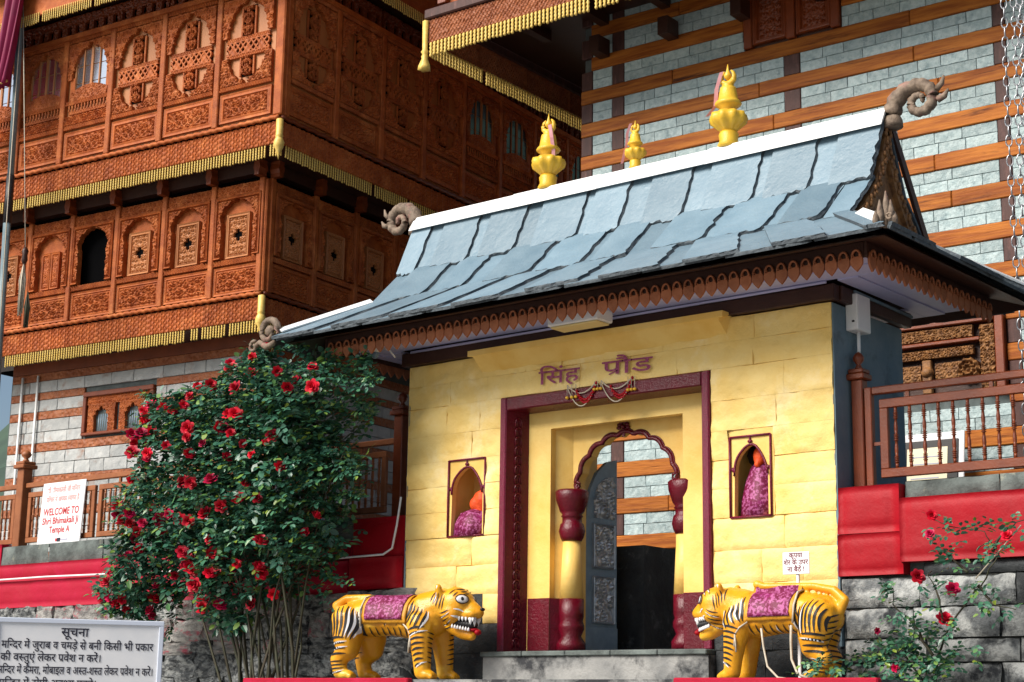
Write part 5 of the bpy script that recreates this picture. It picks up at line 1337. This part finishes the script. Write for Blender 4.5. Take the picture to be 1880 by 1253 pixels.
# ------------------------------------------------------------------ signs
ws = empty('welcome_board', (-11.70, .225, .89)); ws.rotation_euler = (R(-3), 0, 0); tag(ws, 'white welcome board with red lettering leaning on the left railing', 'sign')
wb = MB().bbox(-.47, .47, -.02, .0, .0, .84, .006).build('board', WHITE, ws)
FADED = mat('faded_red_lettering', (.55, .28, .27), None, .6)
for t_, z, s_, wd, m_ in (('श्री भीमाकाली जी मन्दिर', .70, .10, .72, FADED), ('परिसर में आपका स्वागत है', .575, .10, .72, FADED), ('WELCOME TO', .395, .135, .78, REDINK), ('Shri Bhimakali Ji', .275, .125, .80, REDINK), ('Temple A', .155, .125, .45, REDINK)): lettering('lettering', t_, s_, m_, wb, (0, -.0225, z), width=wd, weight=.02)
MB().box(-.02, .05, -.0235, -.0205, .03, .08).build('emblem', INK, wb); MB().box(-.06, -.025, -.0235, -.0205, .035, .075).build('emblem', REDINK, wb)
MB().box(.06, .20, -.0235, -.0205, .045, .065).build('emblem', mat('grey_print', (.4, .4, .5), None, .6), wb)
# notice board in front, bottom left; turned to face the steps
nb_pos = Vector((-2.193, -6.305, -1.043)); rzn = R(53.77)
nbd = empty('notice_board', (nb_pos.x, nb_pos.y, -2.8), rzn); tag(nbd, 'white framed notice board with rows of dark Hindi lettering, bottom left', 'sign')
zc = nb_pos.z+2.8
bw_, zt_ = .525, zc+.372
brd = MB().box(-bw_, bw_, -.012, .012, zc-.42, zt_).build('board', WHITE, nbd)
FRMB = mat('pale_blue_sign_frame', (.55, .60, .70), None, .5)
for a in ((-bw_-.02, bw_+.02, zt_, zt_+.032), (-bw_-.02, bw_+.02, zc-.452, zc-.42)): MB().bbox(a[0], a[1], -.025, .02, a[2], a[3], .004).build('frame', FRMB, brd)
for a in ((-bw_-.02, -bw_+.012), (bw_-.012, bw_+.02)): MB().bbox(a[0], a[1], -.024, .019, zc-.4195, zt_-.0005, .004).build('frame', FRMB, brd)
for x in (-.35, .35): MB().bbox(x-.025, x+.025, .013, .06, .0, zt_-.05, .006).build('post', POLEM, nbd)
for t_, dz, s_, wd, al in (('सूचना', .292, .082, .175, 'c'), ('मन्दिर में जुराब व चमड़े से बनी किसी भी प्रकार', .208, .072, .97, 'c'), ('की वस्तुएं लेकर प्रवेश न करें।', .128, .072, .64, 'l'), ('मन्दिर में कैमरा, मोबाइल व अस्त्र-शस्त्र लेकर प्रवेश न करें।', .046, .072, .99, 'c'), ('मन्दिर में टोपी अवश्य पहने।', -.038, .072, .62, 'l')):
    lettering('lettering', t_, s_, INK, brd, (-.49 if al == 'l' else -.005 if t_ != 'सूचना' else -.03, -.0155, zc+dz), align=al, width=wd, weight=.014)
# framed notice leaning on the tower, behind the right railing
ps = empty('framed_notice', (-.32, 2.62, .60), R(2.2)); ps.rotation_euler = (R(-8), 0, R(2.2)); tag(ps, 'cream certificate in a black and white frame leaning behind the right railing', 'frame')
ps.location = (-1.443, 4.836, .8685); ps.scale = (1.15,)*3
MB().box(-.3, .3, -.05, .12, -.24, -.001).build('foot', BLACK, ps)
MB().bbox(-.36, .36, -.02, .0, .0, 1.06, .006).build('mount', WHITE, ps); MB().bbox(-.30, .30, -.034, -.021, .05, .98, .004).build('black_border', BLACK, ps)
pp = MB().box(-.245, .19, -.039, -.035, .08, .90).build('sheet', mat('cream_paper', (.78, .73, .52), None, .6), ps)
GREYP = MATS['grey_print']
for k in range(9): MB().box(-.20, .10+.04*(k % 3), -.0415, -.0392, .80-k*.075, .812-k*.075).build('print_line', GREYP, pp)

# ------------------------------------------------------------------ hanging chains beside the tower
link = MB(); pts = []
for i in range(16):
    a = 2*PI*i/16; pts.append((.028*math.cos(a)*(1 if abs(math.sin(a)) < .8 else .8), 0, .058*math.sin(a)))
link.tube(pts, .0072, 5, closed=True); lkm = link.mesh('link', IRON)
for x, y, zb, zt_, lab in ((.33, 3.445, .85, 8.11, 'leftmost galvanised chain hanging in front of the tower'), (.422, 3.48, .62, 8.11, 'thick middle galvanised chain hanging beside the railing'), (.462, 3.549, .62, 8.11, 'galvanised chain hanging close behind the thick middle one'), (.508, 3.468, .8, 8.11, 'rightmost galvanised chain hanging in front of the tower')):
    ch = empty('hanging_chain', (x, y, zt_)); tag(ch, lab, 'chain', 'chains hanging from the tower eave')
    z = -.05; k = 0
    while z > zb-zt_:
        obj('link', lkm, ch, (.012*math.sin(z*1.3+x*9), 0, z), (0, 0, R(20+90*(k % 2))), (1.15,)*3); z -= .113; k += 1

# ------------------------------------------------------------------ flag pole with flags, straw tassel
fp = empty('flag_pole', (-15.30, 1.5, .6)); tag(fp, 'tall slender teal grey flag pole at the left edge', 'pole')
MB().tube([(0, 0, 0), (-.12, 0, 2.9), (-.2, 0, 5.7)], .062, 10).build('lower_tube', BLACK if False else POLEM, fp); MB().tube([(-.2, 0, 5.7), (-.21, 0, 6.5)], .066, 10).build('dark_band', BLACK, fp); MB().tube([(-.21, 0, 6.5), (-.33, 0, 10.4)], .055, 10).build('upper_tube', POLEM, fp)
MB().tube([(.09, -.07, 0.2), (-.11, -.07, 5.8), (-.20, -.07, 9.8)], .009, 5).build('halyard', ROPE, fp)
def flag(name, x0, x1, zt, zb0, zb1, m_, lab, ph, y):
    nx, nz = 22, 26; vs = []
    for j in range(nz+1):
        for i in range(nx+1):
            u, v = i/nx, j/nz; x = x0+(x1-x0)*u*(1-.35*v*v)+(-.16*v); zb = zb0+(zb1-zb0)*u
            vs.append((x, y+.10*math.sin(u*15+ph+v*1.3)*(.5+.5*v), zt+(zb-zt)*v))
    W = nx+1; o_ = MB().add(vs, [(j*W+i, j*W+i+1, (j+1)*W+i+1, (j+1)*W+i) for j in range(nz) for i in range(nx)], True).build(name, m_)
    s_ = o_.modifiers.new('s', 'SOLIDIFY'); s_.thickness = .008
    return tag(o_, lab, 'flag', 'flags on the pole')
f1 = flag('flag', -16.45, -15.45, 10.8, 7.9, 8.9, FLAGR, 'scarlet flag hanging at the left edge behind the maroon one', .5, 1.45)
f2 = flag('flag', -15.68, -15.16, 10.7, 8.6, 8.6, FLAGM, 'maroon flag with pale hem hanging down the pole', 2.1, 1.30)
MB().tube([(-.25, 0, 0), (.0, -.03, .02), (.24, 0, .05)], .022, 5).build('hem', GILT, f2, loc=(-15.74, 1.28, 8.60))
ts = empty('straw_tassel', (-14.86, 1.45, 5.1)); tag(ts, 'pale straw tassel hanging from a cord beside the pole', 'tassel')
b = MB()
for k in range(40):
    a = rnd.uniform(0, 6.28); r = rnd.uniform(.01, .07); b.tube([(0, 0, .45), (r*.9*math.cos(a), r*.9*math.sin(a), .15), (r*.7*math.cos(a), r*.7*math.sin(a), -.35+rnd.uniform(-.08, .1))], .008, 4)
b.build('straw', GILT if False else ROPE, ts); MB().lathe([(.03, .42), (.05, .48), (.04, .56), (.055, .62), (.03, .68)], n=8).build('binding', WOODD, ts); MB().tube([(0, 0, .66), (-.25, -.02, 2.6), (-.62, 0, 4.9)], .008, 5).build('cord', ROPE, ts)
b = MB()
for k in range(24):
    a = rnd.uniform(0, 6.28); r = rnd.uniform(.01, .055); b.tube([(.16, 0, -.05), (.16+r*math.cos(a), r*math.sin(a), -.3), (.16+r*.7*math.cos(a), r*.7*math.sin(a), -.62)], .008, 4)
b.build('lower_straw', STEM, ts)

# ------------------------------------------------------------------ climbing roses
def rose_mesh(name, m, seed):
    rg = random.Random(seed); b = MB()
    for ring_, (n_, r0, r1, h0, h1, wd) in enumerate(((3, .006, .016, .0, .045, .030), (4, .010, .028, -.004, .040, .036), (5, .014, .045, -.010, .026, .044), (6, .018, .060, -.016, .008, .050))):
        for k in range(n_):
            a0 = 2*PI*k/n_+ring_*.6+rg.uniform(-.15, .15); vs = []
            for j in range(4):
                q = j/3; r = r0+(r1-r0)*q**1.2; z = h0+(h1-h0)*math.sin(q*PI/2); wj = wd*math.sin(PI*(.18+.62*q))
                for i in range(4): t_ = (i/3-.5)*2; a = a0+t_*wj/max(r, .02)*.55; rr_ = r*(1-.10*abs(t_)*q); vs.append((rr_*math.cos(a), rr_*math.sin(a), z-.004*abs(t_)))
            b.add(vs, [(j*4+i, j*4+i+1, (j+1)*4+i+1, (j+1)*4+i) for j in range(3) for i in range(3)], True)
    b.ball((0, 0, -.016), (.016, .016, .014), 1)
    return b.mesh(name, m)
roses = [rose_mesh('rose', ROSE, 1), rose_mesh('rose', ROSE, 2), rose_mesh('rose', ROSEM, 3)]
def leaf_spray(mb, p, d, size, rg, n_leaf=5):
    """a compound leaf: paired leaflets on a short stalk"""
    d = Vector(d).normalized(); up = Vector((rg.uniform(-.5, .5), rg.uniform(-.7, .0), 1)).normalized(); s = d.cross(up)
    if s.length < .1: s = Vector((1, 0, 0))
    s.normalize(); nn = s.cross(d).normalized()
    spots = [(1.0, 0), (.62, 1), (.62, -1), (.26, 1), (.26, -1)][:n_leaf]
    for q, sd_ in spots:
        o = Vector(p)+d*size*2.1*q; ax = (d*(1 if sd_ == 0 else .45)+s*sd_*.9+Vector((rg.uniform(-.25, .25), rg.uniform(-.25, .25), rg.uniform(-.35, .15)))).normalized()
        ln = size*rg.uniform(.85, 1.25); wd = ln*.33; sv = ax.cross(nn).normalized(); fold = nn*(wd*rg.uniform(-.1, .5)); dr = Vector((0, 0, -ln*.12))
        mb.add([o, o+ax*ln*.35+sv*wd+fold, o+ax*ln*.4+dr*.2, o+ax*ln*.35-sv*wd+fold, o+ax*ln*.75+sv*wd*.75+fold+dr*.6, o+ax*ln+dr, o+ax*ln*.75-sv*wd*.75+fold+dr*.6],
               [(0, 2, 1), (0, 3, 2), (1, 2, 5, 4), (2, 3, 6, 5)])
def inpoly(x, z, poly):
    c = False; n_ = len(poly)
    for i in range(n_):
        (x1, z1), (x2, z2) = poly[i], poly[i-1]
        if (z1 > z) != (z2 > z) and x < (x2-x1)*(z-z1)/(z2-z1)+x1: c = not c
    return c
def edge_dist(x, z, poly): 
    best = 9
    for i in range(len(poly)):
        a, c = Vector(poly[i]), Vector(poly[i-1]); p = Vector((x, z)); t_ = max(0, min(1, (p-a).dot(c-a)/max(1e-6, (c-a).length_squared))); best = min(best, (p-(a+(c-a)*t_)).length)
    return best
bush_poly = [(-6.45, 2.80), (-6.75, 2.72), (-7.25, 2.58), (-7.9, 2.45), (-8.5, 2.38), (-8.72, 2.15), (-8.72, 1.85), (-8.62, 1.6), (-8.85, 1.40), (-9.10, 1.14), (-8.86, .80), (-8.9, .50), (-9.2, .2), (-9.55, .02), (-9.1, -.06), (-8.7, -.26), (-8.3, -.22), (-7.95, -.05), (-7.55, .12), (-7.3, -.3), (-7.05, -.52), (-6.7, -.3), (-6.3, -.05), (-5.8, .05), (-5.5, .15), (-5.35, .5), (-5.42, .84), (-5.30, 1.05), (-5.12, 1.27), (-5.28, 1.55), (-5.20, 1.85), (-4.98, 2.22), (-5.25, 2.42), (-5.5, 2.48), (-5.95, 2.66), (-6.2, 2.76)]
rbush = empty('rose_bush', (-6.5, -.75, -2.8)); tag(rbush, 'large climbing rose bush covered in red roses against the left wall', 'bush')
BO = Vector((6.5, .75, 2.8))
rg = random.Random(5)
can = MB()
tips = []
for k in range(26):
    bx = -6.45+rg.uniform(-.35, .5); by = -.72+rg.uniform(-.12, .12)
    tx, tz = rg.uniform(-8.8, -5.3), rg.uniform(.2, 2.6)
    if not inpoly(tx, tz, bush_poly): continue
    ty = -.75+rg.uniform(-.3, .3); pts = []
    for i in range(9):
        q = i/8; pts.append((bx+(tx-bx)*q**1.7+.08*math.sin(q*7+k), by+(ty-by)*q+.06*math.sin(q*9+k*2), -2.8+(tz+2.8)*q**.85))
    can.tube(pts, [.024*(1-.75*i/8) for i in range(9)], 5); 
can.build('canes', STEM, rbush, loc=BO)
fol = MB(); cnt = 0; flowers = []
def dens(x, y, z): return .5+.5*noise.fractal(Vector((x*1.5, y*1.6, z*1.5)), 1, 2, 3)
while cnt < 6200:
    x, z = rg.uniform(-9.6, -4.95), rg.uniform(-.55, 2.85)
    if not inpoly(x, z, bush_poly): continue
    e = edge_dist(x, z, bush_poly); th = min(.62, .12+e*1.1)
    if e < .30*(.5+.9*noise.noise(Vector((x*2.6, 3., z*2.6)))) : continue
    y = -.72-th*(2*rg.random()**.75-1); y = max(-1.5, min(-.12, y))
    p_keep = dens(x, y, z)
    low = max(0, min(1, (.75-z)/.9))*max(0, min(1, (x+7.4)/1.0))      # thin, bare lower right where the canes show
    if rg.random() > (p_keep*1.35)*(1-.72*low): continue
    a = rg.uniform(0, 6.28); d = Vector((math.cos(a), -.55+.6*math.sin(a*1.7), rg.uniform(-.5, .45)))
    leaf_spray(fol, (x, y, z), d, rg.uniform(.050, .088), rg); cnt += 1
for k in range(34):                                     # long shoots that break the outline
    i = rg.randrange(len(bush_poly)); (x0, z0) = bush_poly[i]
    if z0 < -.1 and x0 > -7.6: continue
    d = Vector((x0+7.0, 0, z0-1.1)).normalized(); d = (d+Vector((rg.uniform(-.5, .5), 0, rg.uniform(-.1, .7)))).normalized(); ln = rg.uniform(.12, .34); y0 = -.72+rg.uniform(-.2, .2)
    for q in range(6):
        p = Vector((x0, y0, z0))+d*ln*(q/5-.35)+Vector((0, 0, -.10*(q/5)**2)); a = rg.uniform(0, 6.28)
        for h in range(2): leaf_spray(fol, p, (math.cos(a+h*3), -.4, .5*math.sin(a)), rg.uniform(.040, .065), rg)
tag(fol.build('foliage', LEAF, rbush, loc=BO), kind='stuff')
nf = 0
while nf < 128:
    x, z = rg.uniform(-9.4, -5.0), rg.uniform(-.3, 2.8)
    if not inpoly(x, z, bush_poly): continue
    leftness = (x+5)/-4.3
    if rg.random() > .16+.95*max(0, leftness)**1.3: continue
    e = edge_dist(x, z, bush_poly); th = min(.62, .12+e*1.1); y = -.74-th*rg.uniform(.78, 1.06)
    o_ = obj('rose', roses[rg.choices((0, 1, 2), (4, 4, 5 if leftness > .55 else 1))[0]], rbush, Vector((x, y, z))+BO, (R(rg.uniform(35, 95)), R(rg.uniform(-25, 25)), R(rg.uniform(0, 75))), (rg.uniform(.95, 1.6),)*3); nf += 1
# sparse rose on the right, against the dark wall
rp = empty('rose_plant', (.95, -.35, -2.8)); tag(rp, 'thin straggling rose with few red blooms against the right stone wall', 'bush')
PO = Vector((-.95, .35, 2.8)); can = MB(); fol = MB()
branches = [[(.95, -2.8), (1.0, -1.4), (1.05, -.7), (1.2, -.45), (1.45, -.15), (1.62, .1), (1.5, .28), (1.2, .34), (1.08, .40)], [(1.0, -1.4), (.95, -.9), (.75, -.62), (.55, -.75), (.38, -.86)], [(1.05, -.7), (.9, -.45), (.72, -.28), (.70, -.15)], [(1.62, .1), (1.75, .28), (1.95, .36)], [(1.2, -.45), (1.15, -.2), (1.05, -.02)], [(1.45, -.15), (1.55, -.3), (1.75, -.35)], [(1.05, -.9), (1.15, -.75), (1.02, -.60)], [(1.4, -.05), (1.28, .05), (1.22, .12)]]
for bi, br in enumerate(branches):
    pts = []
    for (x0, z0), (x1, z1) in zip(br[:-1], br[1:]):
        for k in range(4): q = k/4; pts.append((x0+(x1-x0)*q+rg.uniform(-.012, .012), -.35+rg.uniform(-.03, .03)-.04*bi % .2, z0+(z1-z0)*q))
    pts.append((br[-1][0], -.37, br[-1][1])); can.tube(pts, [max(.004, .014*(1-i/len(pts))) for i in range(len(pts))], 5)
    for p in pts:
        if p[2] < -1.2: continue
        nn_ = 4 if p[2] < -.4 else 2
        for k in range(nn_):
            if rg.random() < .8: a = rg.uniform(0, 6.28); leaf_spray(fol, (p[0]+rg.uniform(-.09, .09), p[1]+rg.uniform(-.10, .06), p[2]+rg.uniform(-.09, .09)), (math.cos(a), -.5, .5*math.sin(a)), rg.uniform(.038, .058), rg)
for k in range(95):
    x, z = rg.gauss(.85, .26), rg.gauss(-.72, .13); a = rg.uniform(0, 6.28); leaf_spray(fol, (x, -.38+rg.uniform(-.12, .12), z), (math.cos(a), -.5, .5*math.sin(a)), rg.uniform(.040, .060), rg)
for k in range(30):
    x, z = rg.gauss(.36, .10), rg.gauss(-.82, .06); a = rg.uniform(0, 6.28); leaf_spray(fol, (x, -.95+rg.uniform(-.08, .08), z), (math.cos(a), -.5, .5*math.sin(a)), rg.uniform(.035, .05), rg)
can.build('canes', STEM, rp, loc=PO); tag(fol.build('foliage', LEAF, rp, loc=PO), kind='stuff')
for x, z, s in ((.98, -.07, 1.15), (1.28, -.18, 1.1), (1.20, -.42, 1.35), (1.12, .42, .9), (1.75, .22, .9), (.75, -.80, .7), (.60, -.50, .55), (1.10, .27, .8)):
    obj('rose', roses[rg.choice((0, 1, 0, 2))], rp, Vector((x, -.48, z))+PO, (R(rg.uniform(50, 90)), 0, R(rg.uniform(0, 60))), (s,)*3)
obj('guy_cord', MB().tube([(1.86, -.45, .30), (1.45, -.42, -.10)], .006, 4).mesh('guy_cord', ROPE), rp, PO)
